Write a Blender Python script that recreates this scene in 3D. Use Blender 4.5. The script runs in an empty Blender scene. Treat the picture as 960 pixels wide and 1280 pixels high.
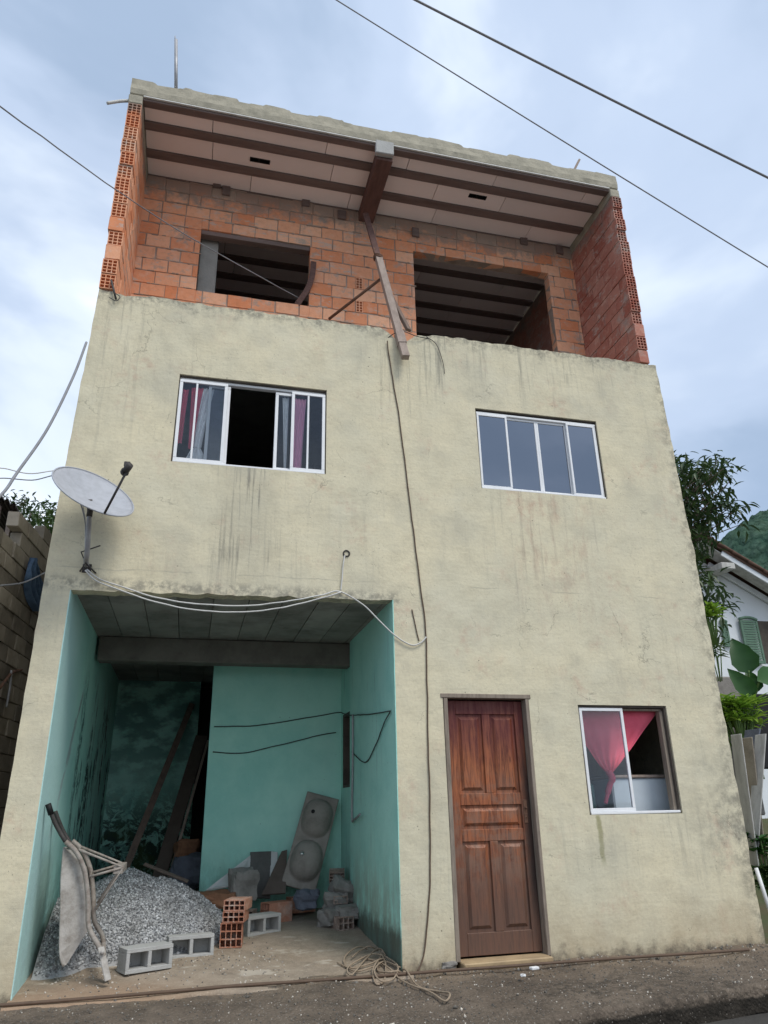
import bpy, bmesh, math, random
from mathutils import Vector, Matrix, noise
from mathutils.geometry import tessellate_polygon
R = random.Random(7)
rad = math.radians
S = bpy.context.scene
COL = S.collection

# ---------------------------------------------------------------- camera (solved from the vanishing points of the facade)
FPX, PIT, YAW, ROL = 913.02, rad(21.881), rad(14.6145), rad(-1.2037)
CP = Vector((0, -6.627, 1.195))
_f0 = Vector((math.sin(YAW), math.cos(YAW), 0)); _r0 = Vector((math.cos(YAW), -math.sin(YAW), 0)); _z = Vector((0, 0, 1))
CF = _f0*math.cos(PIT)+_z*math.sin(PIT); _u = _z*math.cos(PIT)-_f0*math.sin(PIT)
CR = _r0*math.cos(ROL)+_u*math.sin(ROL); CU = _u*math.cos(ROL)-_r0*math.sin(ROL)
def ray(px, py): return CR*((px-480)/FPX)-CU*((py-640)/FPX)+CF
def yp(px, py, Y=0.0): d = ray(px, py); return CP+d*((Y-CP.y)/d.y)      # point measured in the plane y = Y
def zp(px, py, Z=0.0): d = ray(px, py); return CP+d*((Z-CP.z)/d.z)      # point measured at height Z
def xp(px, py, X): d = ray(px, py); return CP+d*((X-CP.x)/d.x)

# ---------------------------------------------------------------- object helpers
def setp(o, label=None, cat=None, group=None, kind=None):
    if label: o['label'] = label
    if cat: o['category'] = cat
    if group: o['group'] = group
    if kind: o['kind'] = kind
    return o
def empty(name, loc=(0, 0, 0), rz=0, **k):
    o = bpy.data.objects.new(name, None); COL.objects.link(o); o.location = loc; o.rotation_euler = (0, 0, rz)
    o.empty_display_size = .1
    return setp(o, **k)
class MB:
    def __init__(s): s.v = []; s.f = []; s.c = []; s.sm = []
    def add(s, vs, fs, c=1.0, smooth=False):
        n = len(s.v); s.v += [tuple(v) for v in vs]; s.f += [tuple(i+n for i in f) for f in fs]; s.c += [c]*len(fs); s.sm += [smooth]*len(fs)
    def box(s, a, b, c=1.0, j=0.0, M=None):
        x0, y0, z0 = a; x1, y1, z1 = b
        vs = [Vector((x, y, z)) for x in (x0, x1) for y in (y0, y1) for z in (z0, z1)]
        if j: vs = [v+Vector((R.uniform(-j, j), R.uniform(-j, j), R.uniform(-j, j))) for v in vs]
        if M: vs = [M@v for v in vs]
        s.add(vs, [(0, 1, 3, 2), (4, 6, 7, 5), (0, 4, 5, 1), (2, 3, 7, 6), (0, 2, 6, 4), (1, 5, 7, 3)], c)
    def bevbox(s, a, b, bv=.004, c=1.0, M=None, j=0.0):
        x0, y0, z0 = a; x1, y1, z1 = b; C = Vector(((x0+x1)/2, (y0+y1)/2, (z0+z1)/2)); h = Vector(((x1-x0)/2, (y1-y0)/2, (z1-z0)/2))
        bm = bmesh.new(); bmesh.ops.create_cube(bm, size=2)
        for v in bm.verts:
            v.co = Vector((v.co.x*h.x, v.co.y*h.y, v.co.z*h.z))+C
            if j: v.co += Vector((R.uniform(-j, j), R.uniform(-j, j), R.uniform(-j, j)))
        bmesh.ops.bevel(bm, geom=bm.edges[:], offset=bv, segments=1, affect='EDGES')
        vs = [(M@v.co if M else v.co.copy()) for v in bm.verts]; bm.verts.index_update()
        s.add(vs, [tuple(v.index for v in f.verts) for f in bm.faces], c); bm.free()
    def tube(s, pts, r, n=8, c=1.0, caps=True, smooth=True):
        pts = [Vector(p) for p in pts]; rr = r if isinstance(r, (list, tuple)) else [r]*len(pts); vs = []; fs = []
        prev = None
        for i, p in enumerate(pts):
            t = (pts[min(i+1, len(pts)-1)]-pts[max(i-1, 0)]).normalized()
            if prev is None: a = t.cross(Vector((.13, .37, .92)) if abs(t.z) < .9 else Vector((1, .1, 0))).normalized()
            else: a = (prev-t*prev.dot(t)).normalized()
            prev = a; b = t.cross(a)
            for k in range(n):
                w = 2*math.pi*(k+.5)/n; vs.append(p+(a*math.cos(w)+b*math.sin(w))*rr[i])
        for i in range(len(pts)-1):
            for k in range(n): fs.append((i*n+k, i*n+(k+1) % n, (i+1)*n+(k+1) % n, (i+1)*n+k))
        if caps: fs += [tuple(range(n))[::-1], tuple(range((len(pts)-1)*n, len(pts)*n))]
        s.add(vs, fs, c, smooth)
    def build(s, name, m, parent=None, loc=None, rot=None, **k):
        me = bpy.data.meshes.new(name); me.from_pydata(s.v, [], s.f); me.update()
        a = me.attributes.new('tint', 'FLOAT', 'FACE'); a.data.foreach_set('value', s.c)
        me.polygons.foreach_set('use_smooth', s.sm)
        bm = bmesh.new(); bm.from_mesh(me); bmesh.ops.recalc_face_normals(bm, faces=bm.faces); bm.to_mesh(me); bm.free()
        for mm in (m if isinstance(m, (list, tuple)) else [m]): me.materials.append(mm)
        o = bpy.data.objects.new(name, me); COL.objects.link(o)
        if parent: o.parent = parent
        if loc is not None: o.location = loc
        if rot is not None: o.rotation_euler = rot
        return setp(o, **k)
def sag(a, b, s, n=16):
    a = Vector(a); b = Vector(b)
    return [a.lerp(b, i/n)-Vector((0, 0, s*4*(i/n)*(1-i/n))) for i in range(n+1)]
def smooth(pts, k=6):
    pts = [Vector(p) for p in pts]; out = []
    for i in range(len(pts)-1):
        p0 = pts[max(i-1, 0)]; p1 = pts[i]; p2 = pts[i+1]; p3 = pts[min(i+2, len(pts)-1)]
        for j in range(k):
            t = j/k; out.append(.5*((2*p1)+(p2-p0)*t+(2*p0-5*p1+4*p2-p3)*t*t+(3*p1-p0-3*p2+p3)*t**3))
    return out+[pts[-1]]
def beam_between(mb, a, b, w, h, c=1.0, up=Vector((0, 0, 1)), bv=.004, roll=0):
    a = Vector(a); b = Vector(b); z = (b-a).normalized(); x = up.cross(z)
    if x.length < .05: x = Vector((1, 0, 0)).cross(z)
    x.normalize(); y = z.cross(x); M = Matrix((x, y, z)).transposed().to_4x4(); M.translation = a
    M = M@Matrix.Rotation(roll, 4, 'Z')
    mb.bevbox((-w/2, -h/2, 0), (w/2, h/2, (b-a).length), bv, c, M)

# ---------------------------------------------------------------- material helpers
class Nt:
    def __init__(s, name, rough=.85, spec=.3):
        s.m = bpy.data.materials.new(name); s.m.use_nodes = True; s.t = s.m.node_tree; s.n = s.t.nodes; s.l = s.t.links
        s.b = s.n['Principled BSDF']; s.b.inputs['Roughness'].default_value = rough; s.b.inputs['Specular IOR Level'].default_value = spec
        s.co = s.n.new('ShaderNodeTexCoord').outputs['Object']
    def put(s, i, v):
        if isinstance(v, bpy.types.NodeSocket): s.l.new(v, i)
        else: i.default_value = v
    def noise(s, sc, det=5, rough=.55, vec=None, dist=0.0, out='Fac'):
        n = s.n.new('ShaderNodeTexNoise'); n.inputs['Scale'].default_value = sc; n.inputs['Detail'].default_value = det
        n.inputs['Roughness'].default_value = rough; n.inputs['Distortion'].default_value = dist; s.l.new(vec or s.co, n.inputs['Vector']); return n.outputs[out]
    def vor(s, sc, feat='F1', vec=None, out='Distance', rnd=1.0):
        n = s.n.new('ShaderNodeTexVoronoi'); n.feature = feat; n.inputs['Scale'].default_value = sc; n.inputs['Randomness'].default_value = rnd
        s.l.new(vec or s.co, n.inputs['Vector']); return n.outputs[out]
    def map(s, sc=(1, 1, 1), loc=(0, 0, 0), rot=(0, 0, 0), vec=None):
        n = s.n.new('ShaderNodeMapping'); n.inputs['Scale'].default_value = sc; n.inputs['Location'].default_value = loc; n.inputs['Rotation'].default_value = rot
        s.l.new(vec or s.co, n.inputs['Vector']); return n.outputs[0]
    def xyz(s):
        n = s.n.new('ShaderNodeSeparateXYZ'); s.l.new(s.co, n.inputs[0]); return n.outputs
    def math(s, op, a, b=0.0, clamp=False):
        n = s.n.new('ShaderNodeMath'); n.operation = op; n.use_clamp = clamp; s.put(n.inputs[0], a); s.put(n.inputs[1], b); return n.outputs[0]
    def rng(s, v, a, b, lo=0.0, hi=1.0):
        n = s.n.new('ShaderNodeMapRange'); n.interpolation_type = 'SMOOTHSTEP'; s.l.new(v, n.inputs[0])
        for i, q in enumerate((a, b, lo, hi)): n.inputs[i+1].default_value = q
        return n.outputs[0]
    def mul(s, *a):
        o = a[0]
        for q in a[1:]: o = s.math('MULTIPLY', o, q)
        return o
    def mix(s, f, a, b, typ='MIX'):
        n = s.n.new('ShaderNodeMix'); n.data_type = 'RGBA'; n.blend_type = typ
        for i, v in ((0, f), (6, a), (7, b)):
            if isinstance(v, tuple) and len(v) == 3: v = v+(1,)
            s.put(n.inputs[i], v)
        return n.outputs[2]
    def tint(s):
        n = s.n.new('ShaderNodeAttribute'); n.attribute_name = 'tint'; return n.outputs['Fac']
    def bump(s, h, st=.3, d=.01):
        n = s.n.new('ShaderNodeBump'); n.inputs['Strength'].default_value = st; n.inputs['Distance'].default_value = d; s.l.new(h, n.inputs['Height'])
        if s.b.inputs['Normal'].links: s.l.new(s.b.inputs['Normal'].links[0].from_socket, n.inputs['Normal'])
        s.l.new(n.outputs[0], s.b.inputs['Normal'])
    def col(s, c): s.put(s.b.inputs['Base Color'], c if not (isinstance(c, tuple) and len(c) == 3) else c+(1,)); return s
def simple(name, c, rough=.8, var=.25, sc=6, dark=None, bump=.2, bsc=40, spec=.3, metal=0, tint=0.0, sc3=(1, 1, 1)):
    m = Nt(name, rough, spec); m.b.inputs['Metallic'].default_value = metal
    v = m.map(sc3) if sc3 != (1, 1, 1) else m.co
    d = dark or tuple(x*.45 for x in c)
    n1 = m.rng(m.noise(sc, 7, .65, v), .35, .72)
    o = m.mix(m.math('MULTIPLY', n1, var*2, True), c, d)
    o = m.mix(m.math('MULTIPLY', m.noise(sc*9, 4, .6, v), var), o, tuple(min(1, x*1.35) for x in c))
    if tint:
        t = m.n.new('ShaderNodeHueSaturation'); m.l.new(o, t.inputs['Color']); m.l.new(m.rng(m.tint(), 0, 1, 1-tint, 1+tint), t.inputs['Value']); o = t.outputs[0]
    m.col(o)
    if bump: m.bump(m.noise(bsc, 6, .65, v), bump, .01)
    return m.m

def plaster():
    m = Nt('cream_plaster', .93, .15); x, y, z = m.xyz()
    c = m.mix(m.rng(m.noise(.9, 8, .6), .35, .7), (.71, .64, .455), (.62, .58, .435))
    c = m.mix(m.math('MULTIPLY', m.rng(m.noise(4.5, 7, .7), .42, .75), .45), c, (.50, .45, .325))
    c = m.mix(m.math('MULTIPLY', m.rng(m.noise(38, 4, .7), .45, .8), .35), c, (.38, .34, .26))
    c = m.mix(m.math('MULTIPLY', m.rng(m.noise(2.2, 5, .6, m.map((1, 1, 1), (9, 2, 4))), .52, .7), .35), c, (.70, .655, .50))
    # trowel lines
    tr = m.noise(3, 5, .6, m.map((1, 1, 9)))
    c = m.mix(m.math('MULTIPLY', m.rng(tr, .5, .72), .14), c, (.40, .38, .30))
    # run-off streaks
    st = m.rng(m.noise(1, 6, .7, m.map((16, 1, .8))), .5, .72)
    def area(cx, w, zt, zb, fade=.6):
        a = m.rng(m.math('ABSOLUTE', m.math('SUBTRACT', x, cx)), w*.35, w, 1, 0)
        return m.mul(a, m.rng(z, zb, zb+fade), m.rng(z, zt, zt+.06, 1, 0))
    s1 = area(.38, .42, 4.33, 2.9); s2 = area(3.6, .7, 4.28, 2.4, 1.2); s3 = m.mul(m.rng(m.math('ABSOLUTE', m.math('ADD', m.math('SUBTRACT', x, 3.755), m.math('MULTIPLY', m.noise(7, 5, .7), .07))), .008, .035, 1, 0), m.rng(z, .62, .75), m.rng(z, 1.06, 1.08, 1, 0)); s4 = area(2.1, .5, 6.2, 4.6, 1.2); s5 = area(4.2, .6, 1.05, .2, .9); s6 = area(-.9, .5, 6.2, 4.2, 1.4); s7 = area(3.2, 2.2, 6.2, 5.3, .5)
    def put(c, f, k, q): return m.mix(m.math('MULTIPLY', f, k, True), c, q)
    c = put(c, m.mul(st, s1), 1.1, (.20, .19, .165)); c = put(c, s1, .22, (.25, .24, .20))
    c = put(c, m.mul(m.rng(m.noise(1, 7, .75, m.map((5, 1, 1.6), (2, 0, 1))), .48, .7), s2), .6, (.42, .27, .20)); c = put(c, m.mul(st, s2), .3, (.34, .25, .19)); c = put(c, s3, .7, (.25, .24, .11))
    for q, k_ in ((s4, .6), (s5, .3), (s6, .6), (s7, .6)): c = put(c, m.mul(st, q), k_, (.24, .23, .19))
    c = put(c, m.mul(st, m.rng(m.noise(.7, 3, .5), .45, .65)), .35, (.30, .285, .23))
    # rust-pink blotches
    c = put(c, m.rng(m.noise(1.3, 4, .6, m.map((1, 1, 1), (13, 0, 2))), .5, .7), .35, (.40, .385, .315))
    pk = m.mul(m.rng(m.noise(1.7, 6, .65, m.map((1, 1, 1), (3, 0, 8))), .52, .68), m.rng(m.noise(11, 5, .7), .4, .65))
    c = put(c, pk, .42, (.50, .30, .22))
    # base grime, flaking and damp right corner
    ng = m.noise(2.6, 7, .7)
    base = m.rng(m.math('ADD', z, m.math('MULTIPLY', ng, -1.3)), -1.0, -.1, 1, 0)
    c = put(c, base, .7, (.36, .28, .18))
    low = m.rng(m.math('ADD', z, m.math('MULTIPLY', m.noise(7, 7, .75), -.55)), -.42, -.22, 1, 0)
    c = put(c, low, .9, (.13, .11, .085))
    rt = m.mul(m.rng(x, 4.5, 5.25), m.rng(z, .1, .9), m.rng(z, .9, 1.9, 1, 0), m.rng(m.noise(3.5, 6, .7), .42, .62))
    c = put(c, rt, .8, (.20, .19, .16))
    edge = m.mul(m.rng(x, 5.08, 5.3), m.rng(m.noise(9, 6, .75), .42, .6)); c = put(c, edge, .6, (.17, .16, .13))
    # weathered upper lip
    top = m.mul(m.rng(m.math('ADD', z, m.math('MULTIPLY', m.noise(5, 7, .75), .7)), 6.32, 6.62), m.rng(m.noise(14, 6, .7), .35, .62))
    c = put(c, top, .85, (.14, .135, .12))
    # garage lintel edge
    lin = m.mul(m.rng(z, 2.96, 3.04), m.rng(z, 3.06, 3.16, 1, 0), m.rng(x, 1.8, 1.95, 1, 0), m.rng(m.noise(12, 6, .7), .4, .6)); c = put(c, lin, .7, (.2, .19, .16))
    jl = m.mul(m.rng(m.math('ABSOLUTE', m.math('SUBTRACT', m.math('ADD', z, m.math('MULTIPLY', m.noise(3, 4, .6), .08)), 3.24)), .002, .01, 1, 0), m.rng(m.noise(2, 3), .4, .6)); c = put(c, jl, .35, (.25, .24, .2))
    sf = m.mul(m.rng(m.noise(1, 8, .85, m.map((7, 1, 18), (0, 0, 0), (0, .5, 0))), .62, .68), m.rng(m.noise(1.1, 4, .6, m.map((1, 1, 1), (8, 1, 3))), .48, .6)); c = put(c, sf, .55, (.26, .24, .19))
    # dark specks and pits
    pit = m.mul(m.rng(m.vor(9), .03, .075, 1, 0), m.rng(m.noise(1.6, 3, .5), .5, .6)); c = put(c, pit, .8, (.09, .085, .07))
    pit2 = m.mul(m.rng(m.vor(26, vec=m.map((1.2, 1, .8))), .07, .13, 1, 0), m.rng(m.noise(2.3, 4, .6, m.map((1, 1, 1), (5, 5, 5))), .53, .62)); c = put(c, pit2, .65, (.14, .13, .105))
    # hair cracks
    cv = m.n.new('ShaderNodeVectorMath'); cv.operation = 'ADD'; m.l.new(m.co, cv.inputs[0]); sc = m.n.new('ShaderNodeVectorMath'); sc.operation = 'SCALE'; sc.inputs['Scale'].default_value = .5
    m.l.new(m.noise(2.5, 6, .6, out='Color'), sc.inputs[0]); m.l.new(sc.outputs[0], cv.inputs[1])
    cr = m.mul(m.rng(m.vor(1.1, 'DISTANCE_TO_EDGE', cv.outputs[0]), .0015, .006, 1, 0), m.rng(m.noise(1.3, 3), .52, .62)); c = put(c, cr, .38, (.18, .165, .13))
    m.col(c)
    m.bump(m.noise(2.2, 4, .6), .4, .05); m.bump(m.noise(7, 6, .7, m.map((1, 1, 2.2))), .15, .02); m.bump(m.noise(40, 7, .8), .3, .01); m.bump(tr, .1, .015); m.bump(m.math('SUBTRACT', 1.0, m.math('ADD', cr, pit)), .35, .008)
    return m.m

def teal(name, kind):
    m = Nt(name, .8, .3); x, y, z = m.xyz()
    c = m.mix(m.rng(m.noise(1.6, 7, .65), .35, .7), (.44, .78, .67), (.33, .68, .59))
    c = m.mix(m.math('MULTIPLY', m.rng(m.noise(22, 5, .7), .45, .8), .4), c, (.42, .76, .68))
    def put(c, f, k, q): return m.mix(m.math('MULTIPLY', f, k, True), c, q)
    sp = m.mul(m.rng(m.vor(13), .04, .09, 1, 0), m.rng(m.noise(2, 4), .5, .6)); c = put(c, sp, .7, (.03, .07, .06))
    if kind == 'left':
        wob = m.math('MULTIPLY', m.math('SUBTRACT', m.noise(3, 5, .6), .5), .35)
        l1 = m.math('SUBTRACT', m.math('ADD', m.math('MULTIPLY', y, .95), wob), m.math('ADD', m.math('MULTIPLY', z, .62), .05))
        crk = m.mul(m.rng(m.math('ABSOLUTE', l1), .02, .07, 1, 0), m.rng(z, .9, 1.1), m.rng(z, 2.2, 2.5, 1, 0), m.rng(m.noise(6, 6, .7), .35, .5))
        c = put(c, crk, .85, (.24, .27, .26))
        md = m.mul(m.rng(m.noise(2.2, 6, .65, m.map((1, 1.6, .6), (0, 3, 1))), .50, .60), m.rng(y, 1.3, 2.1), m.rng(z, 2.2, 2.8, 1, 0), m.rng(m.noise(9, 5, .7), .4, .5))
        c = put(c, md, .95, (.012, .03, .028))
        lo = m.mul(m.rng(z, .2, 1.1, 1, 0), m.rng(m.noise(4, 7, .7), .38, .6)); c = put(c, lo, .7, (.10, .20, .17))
        wht = m.rng(m.math('ADD', y, m.math('MULTIPLY', m.noise(2.5, 6, .7, m.map((1, 1, .35))), .9)), .7, 2.3, 1, 0); c = put(c, wht, .8, (.50, .72, .70))  # daylight at the opening painted in as paler teal
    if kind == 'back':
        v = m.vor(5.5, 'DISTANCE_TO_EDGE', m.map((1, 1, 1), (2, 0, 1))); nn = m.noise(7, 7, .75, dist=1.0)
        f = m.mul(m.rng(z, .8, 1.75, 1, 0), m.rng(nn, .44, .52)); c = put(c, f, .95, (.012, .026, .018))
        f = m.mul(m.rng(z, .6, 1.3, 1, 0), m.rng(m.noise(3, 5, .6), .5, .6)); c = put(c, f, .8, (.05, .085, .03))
        f = m.mul(m.rng(z, 1.0, 2.4), m.rng(m.noise(2.6, 6, .6, m.map((1, 1, 1.8))), .40, .58)); c = put(c, f, .7, (.05, .13, .13))  # dimness of the deep bay painted into the upper wall colour
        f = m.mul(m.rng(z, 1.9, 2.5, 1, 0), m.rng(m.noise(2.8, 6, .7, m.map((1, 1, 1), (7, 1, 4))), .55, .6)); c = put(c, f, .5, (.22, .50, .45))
    if kind in ('right', 'part'):
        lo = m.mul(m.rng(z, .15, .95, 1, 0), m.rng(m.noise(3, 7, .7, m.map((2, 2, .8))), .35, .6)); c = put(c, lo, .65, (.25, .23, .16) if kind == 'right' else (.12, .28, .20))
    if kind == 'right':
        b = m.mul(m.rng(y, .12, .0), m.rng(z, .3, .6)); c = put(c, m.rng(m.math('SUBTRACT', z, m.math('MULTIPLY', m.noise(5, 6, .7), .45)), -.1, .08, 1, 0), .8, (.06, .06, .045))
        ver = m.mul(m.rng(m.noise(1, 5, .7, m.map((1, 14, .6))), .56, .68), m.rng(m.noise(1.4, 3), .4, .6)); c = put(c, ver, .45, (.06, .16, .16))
    m.col(c); m.bump(m.noise(5, 5, .6), .3, .03); m.bump(m.noise(45, 5, .7), .25, .008)
    return m.m

def brickmat(name, a, b, topz=99.0, smear=.25):
    m = Nt(name, .92, .1); x, y, z = m.xyz(); t = m.tint()
    c = m.mix(t, a, b)
    c = m.mix(m.math('MULTIPLY', m.rng(m.noise(14, 6, .7), .4, .8), .35), c, tuple(q*.6 for q in a))
    c = m.mix(m.math('MULTIPLY', m.rng(m.noise(7, 5, .7, m.map((1, 1, 1), (4, 4, 4))), .5, .72), .5), c, (.70, .50, .40)); c = m.mix(m.math('MULTIPLY', m.rng(m.noise(2.4, 6, .8, m.map((1, 1, 3.2), (3, 1, 9))), .56, .62), .65), c, (.50, .45, .40)); c = m.mix(m.math('MULTIPLY', m.rng(m.noise(19, 6, .8, m.map((1, 1, 1), (6, 2, 3))), .62, .7), .5), c, (.26, .19, .15))
    c = m.mix(m.math('MULTIPLY', m.rng(m.noise(3.1, 7, .75, m.map((1, 1, 1), (1, 7, 2))), .55, .66), smear*2.2, True), c, (.36, .33, .29))
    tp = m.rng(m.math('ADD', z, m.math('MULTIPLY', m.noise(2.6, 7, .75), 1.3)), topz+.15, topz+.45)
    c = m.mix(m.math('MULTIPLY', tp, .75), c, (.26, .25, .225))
    m.col(c); m.bump(m.noise(60, 4, .6, m.map((1, 1, 4))), .3, .006); m.bump(m.noise(9, 5, .6), .3, .015)
    return m.m

def glassmat(name, tint=(.55, .6, .62), refl=.3, rcol=(.85, .9, 1)):
    m = bpy.data.materials.new(name); m.use_nodes = True; t = m.node_tree; t.nodes.clear(); L = t.links
    o = t.nodes.new('ShaderNodeOutputMaterial'); mx = t.nodes.new('ShaderNodeMixShader'); tr = t.nodes.new('ShaderNodeBsdfTransparent'); g = t.nodes.new('ShaderNodeBsdfGlossy')
    tr.inputs[0].default_value = tint+(1,); g.inputs['Roughness'].default_value = .03; g.inputs['Color'].default_value = rcol+(1,)
    lw = t.nodes.new('ShaderNodeFresnel'); lw.inputs[0].default_value = 1.5
    ad = t.nodes.new('ShaderNodeMath'); ad.operation = 'ADD'; ad.use_clamp = True; ad.inputs[1].default_value = refl; L.new(lw.outputs[0], ad.inputs[0])
    bp = t.nodes.new('ShaderNodeBump'); bp.inputs['Strength'].default_value = .05; bp.inputs['Distance'].default_value = .02; ns = t.nodes.new('ShaderNodeTexNoise'); ns.inputs['Scale'].default_value = 2.5
    tc = t.nodes.new('ShaderNodeTexCoord'); L.new(tc.outputs['Object'], ns.inputs[0]); L.new(ns.outputs[0], bp.inputs['Height']); L.new(bp.outputs[0], g.inputs['Normal'])
    L.new(ad.outputs[0], mx.inputs[0]); L.new(tr.outputs[0], mx.inputs[1]); L.new(g.outputs[0], mx.inputs[2]); L.new(mx.outputs[0], o.inputs[0])
    return m

def leafmat(name, a, b, rough=.45, tr=.25):
    m = Nt(name, rough, .4); c = m.mix(m.tint(), a, b); c = m.mix(m.math('MULTIPLY', m.noise(3, 4), .4), c, tuple(q*.7 for q in a)); m.col(c)
    d = m.n.new('ShaderNodeBsdfTranslucent'); m.l.new(c, d.inputs[0]); mx = m.n.new('ShaderNodeMixShader'); mx.inputs[0].default_value = tr
    out = m.n['Material Output']; m.l.new(m.b.outputs[0], mx.inputs[1]); m.l.new(d.outputs[0], mx.inputs[2]); m.l.new(mx.outputs[0], out.inputs[0]); return m.m

def doorwood():
    m = Nt('door_wood', .38, .45); x, y, z = m.xyz()
    g = m.noise(4, 7, .65, m.map((9, 9, .7)), dist=.8); w = m.noise(30, 5, .7, m.map((6, 1, .3)))
    hi = m.rng(m.math('ADD', z, m.math('MULTIPLY', m.noise(2.2, 5, .6), .8)), 1.9, 2.4)
    lo = m.rng(m.math('ADD', z, m.math('MULTIPLY', m.noise(3, 6, .7), -.8)), -.15, .85, 1, 0)
    c = m.mix(m.rng(g, .35, .68), (.38, .115, .04), (.10, .026, .013))
    c = m.mix(m.math('MULTIPLY', m.rng(w, .45, .75), .35), c, (.48, .20, .06)); c = m.mix(m.math('MULTIPLY', m.rng(m.noise(70, 4, .7, m.map((5, 1, .12))), .5, .7), .4), c, (.06, .02, .012))
    c = m.mix(m.math('MULTIPLY', hi, .8), c, (.085, .010, .018))
    c = m.mix(m.math('MULTIPLY', lo, .85), c, (.10, .062, .046))
    sc = m.mul(m.rng(m.math('ABSOLUTE', m.math('SUBTRACT', z, .98)), .25, .6, 1, 0), m.rng(m.noise(6, 6, .7), .42, .6)); c = m.mix(m.math('MULTIPLY', sc, .5), c, (.20, .13, .095))
    gr = m.mul(m.rng(x, 2.95, 3.07), m.rng(z, .1, .6), m.rng(z, 1.3, 2.0, 1, 0)); c = m.mix(m.math('MULTIPLY', gr, .9), c, (.02, .014, .012))  # shade of the door recess painted onto the right stile
    m.col(c); m.bump(w, .25, .004); m.l.new(m.rng(g, .3, .7, .45, .75), m.b.inputs['Roughness']); return m.m

M = {}
M['plaster'] = plaster()
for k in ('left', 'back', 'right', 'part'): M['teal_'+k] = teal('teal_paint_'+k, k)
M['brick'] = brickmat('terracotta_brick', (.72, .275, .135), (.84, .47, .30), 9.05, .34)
M['brick_side'] = brickmat('shaded_terracotta_brick', (.40, .14, .10), (.52, .25, .19), 9.15, .25)  # terracotta with the right side wall's shade mixed into its colour
M['brick_loose'] = brickmat('loose_terracotta', (.40, .17, .105), (.48, .24, .165), 99, .2)
M['brick_dusty'] = brickmat('dusty_terracotta', (.24, .17, .14), (.30, .23, .19), 99, .5)
M['mortar'] = simple('mortar', (.40, .31, .25), .95, .4, 5, (.17, .13, .10), .5, 30)
M['concrete'] = simple('grey_concrete', (.30, .295, .275), .92, .35, 3, (.17, .165, .15), .5, 25)
M['block'] = simple('concrete_block', (.42, .42, .405), .95, .25, 7, (.28, .275, .26), .6, 70)
M['oldblock'] = simple('mossy_old_block', (.29, .255, .205), .95, .5, 1.3, (.08, .065, .05), .7, 22, tint=.25)
M['rough'] = simple('rough_cast_concrete', (.40, .37, .29), .95, .4, 5, (.20, .19, .15), .9, 18)
M['whitetrim'] = simple('white_edge_strip', (.62, .61, .57), .8, .2, 8)
M['panel'] = simple('ceiling_foam_panel', (.90, .81, .77), .9, .08, 1.6, (.80, .71, .68), .15, 30, tint=.07)
M['joist'] = simple('dark_joist', (.20, .15, .135), .9, .35, 4, (.08, .06, .052), .4, 20, sc3=(.3, 2, 2))
M['gceil'] = simple('garage_ceiling_concrete', (.32, .30, .275), .93, .4, 2.2, (.085, .08, .072), .4, 18, tint=.12)
M['gbeam'] = simple('garage_beam_concrete', (.18, .165, .145), .93, .4, 2.5, (.08, .07, .06), .5, 18)
M['alu'] = simple('white_aluminium', (.80, .81, .82), .4, .1, 5, (.5, .5, .5), .0, spec=.5)
M['reveal'] = simple('window_reveal_wood', (.10, .085, .07), .85, .4, 6, (.04, .034, .03), .3)
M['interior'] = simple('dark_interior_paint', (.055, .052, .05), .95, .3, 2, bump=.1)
M['black'] = simple('black_rubber', (.012, .012, .013), .6, .3, 10)
M['glass_dark'] = glassmat('reflective_glass', (.14, .15, .17), .42, (.58, .61, .67))
M['glass'] = glassmat('window_glass', (.95, .97, .98), .0, (.62, .66, .72))
M['pink'] = simple('pink_curtain_cloth', (.84, .15, .22), .8, .2, 4, (.55, .03, .07), .1)
M['rose'] = simple('rose_curtain_cloth', (.92, .45, .62), .8, .15, 5, (.6, .22, .38), .1)
M['whitecloth'] = simple('white_printed_cloth', (.93, .93, .93), .85, .15, 22, (.42, .42, .46), .1)
M['door'] = doorwood()
M['frame'] = simple('weathered_door_frame', (.27, .225, .18), .85, .4, 5, (.10, .078, .06), .3, 30, sc3=(6, 6, .8))
M['wood'] = simple('weathered_timber', (.21, .155, .125), .88, .4, 3, (.09, .066, .054), .5, 22, sc3=(6, 6, 1))
M['wood_pale'] = simple('pale_timber', (.36, .29, .245), .88, .35, 3, (.18, .14, .12), .5, 22, sc3=(6, 6, 1))
M['wood_red'] = simple('reddish_timber', (.15, .085, .072), .85, .4, 3, (.06, .036, .032), .5, 22, sc3=(5, 1, 5))
M['rust'] = simple('rusty_iron', (.16, .085, .055), .85, .5, 18, (.06, .035, .028), .4, 60)
M['galv'] = simple('grey_pipe', (.35, .35, .36), .5, .3, 10, spec=.5, metal=.3)
M['dish'] = simple('dish_paint', (.37, .385, .42), .55, .28, 14, (.24, .25, .27), .1, spec=.4)
M['darkmetal'] = simple('dark_oxidised_metal', (.075, .068, .064), .6, .5, 20, metal=.3)
M['barrow'] = simple('cement_covered_steel', (.44, .42, .39), .85, .5, 7, (.17, .145, .12), .5, 35)
M['barrowframe'] = simple('cement_splashed_tube', (.33, .30, .265), .8, .5, 16, (.13, .09, .07), .4, 50)
M['gravel'] = simple('crushed_stone', (.43, .435, .44), .95, .4, 5, (.24, .235, .225), .6, 60, tint=.5)
M['sink'] = simple('cement_sink', (.29, .265, .235), .9, .45, 4, (.16, .14, .12), .4, 22)
M['chrome'] = simple('dull_chrome', (.7, .7, .7), .3, .1, 5, metal=.9)
M['rubble'] = simple('grey_rubble', (.25, .235, .215), .95, .4, 6, (.13, .12, .11), .8, 20)
M['whiteboard'] = simple('white_scrap_board', (.62, .63, .62), .8, .25, 6, (.36, .35, .33), .2)
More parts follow.
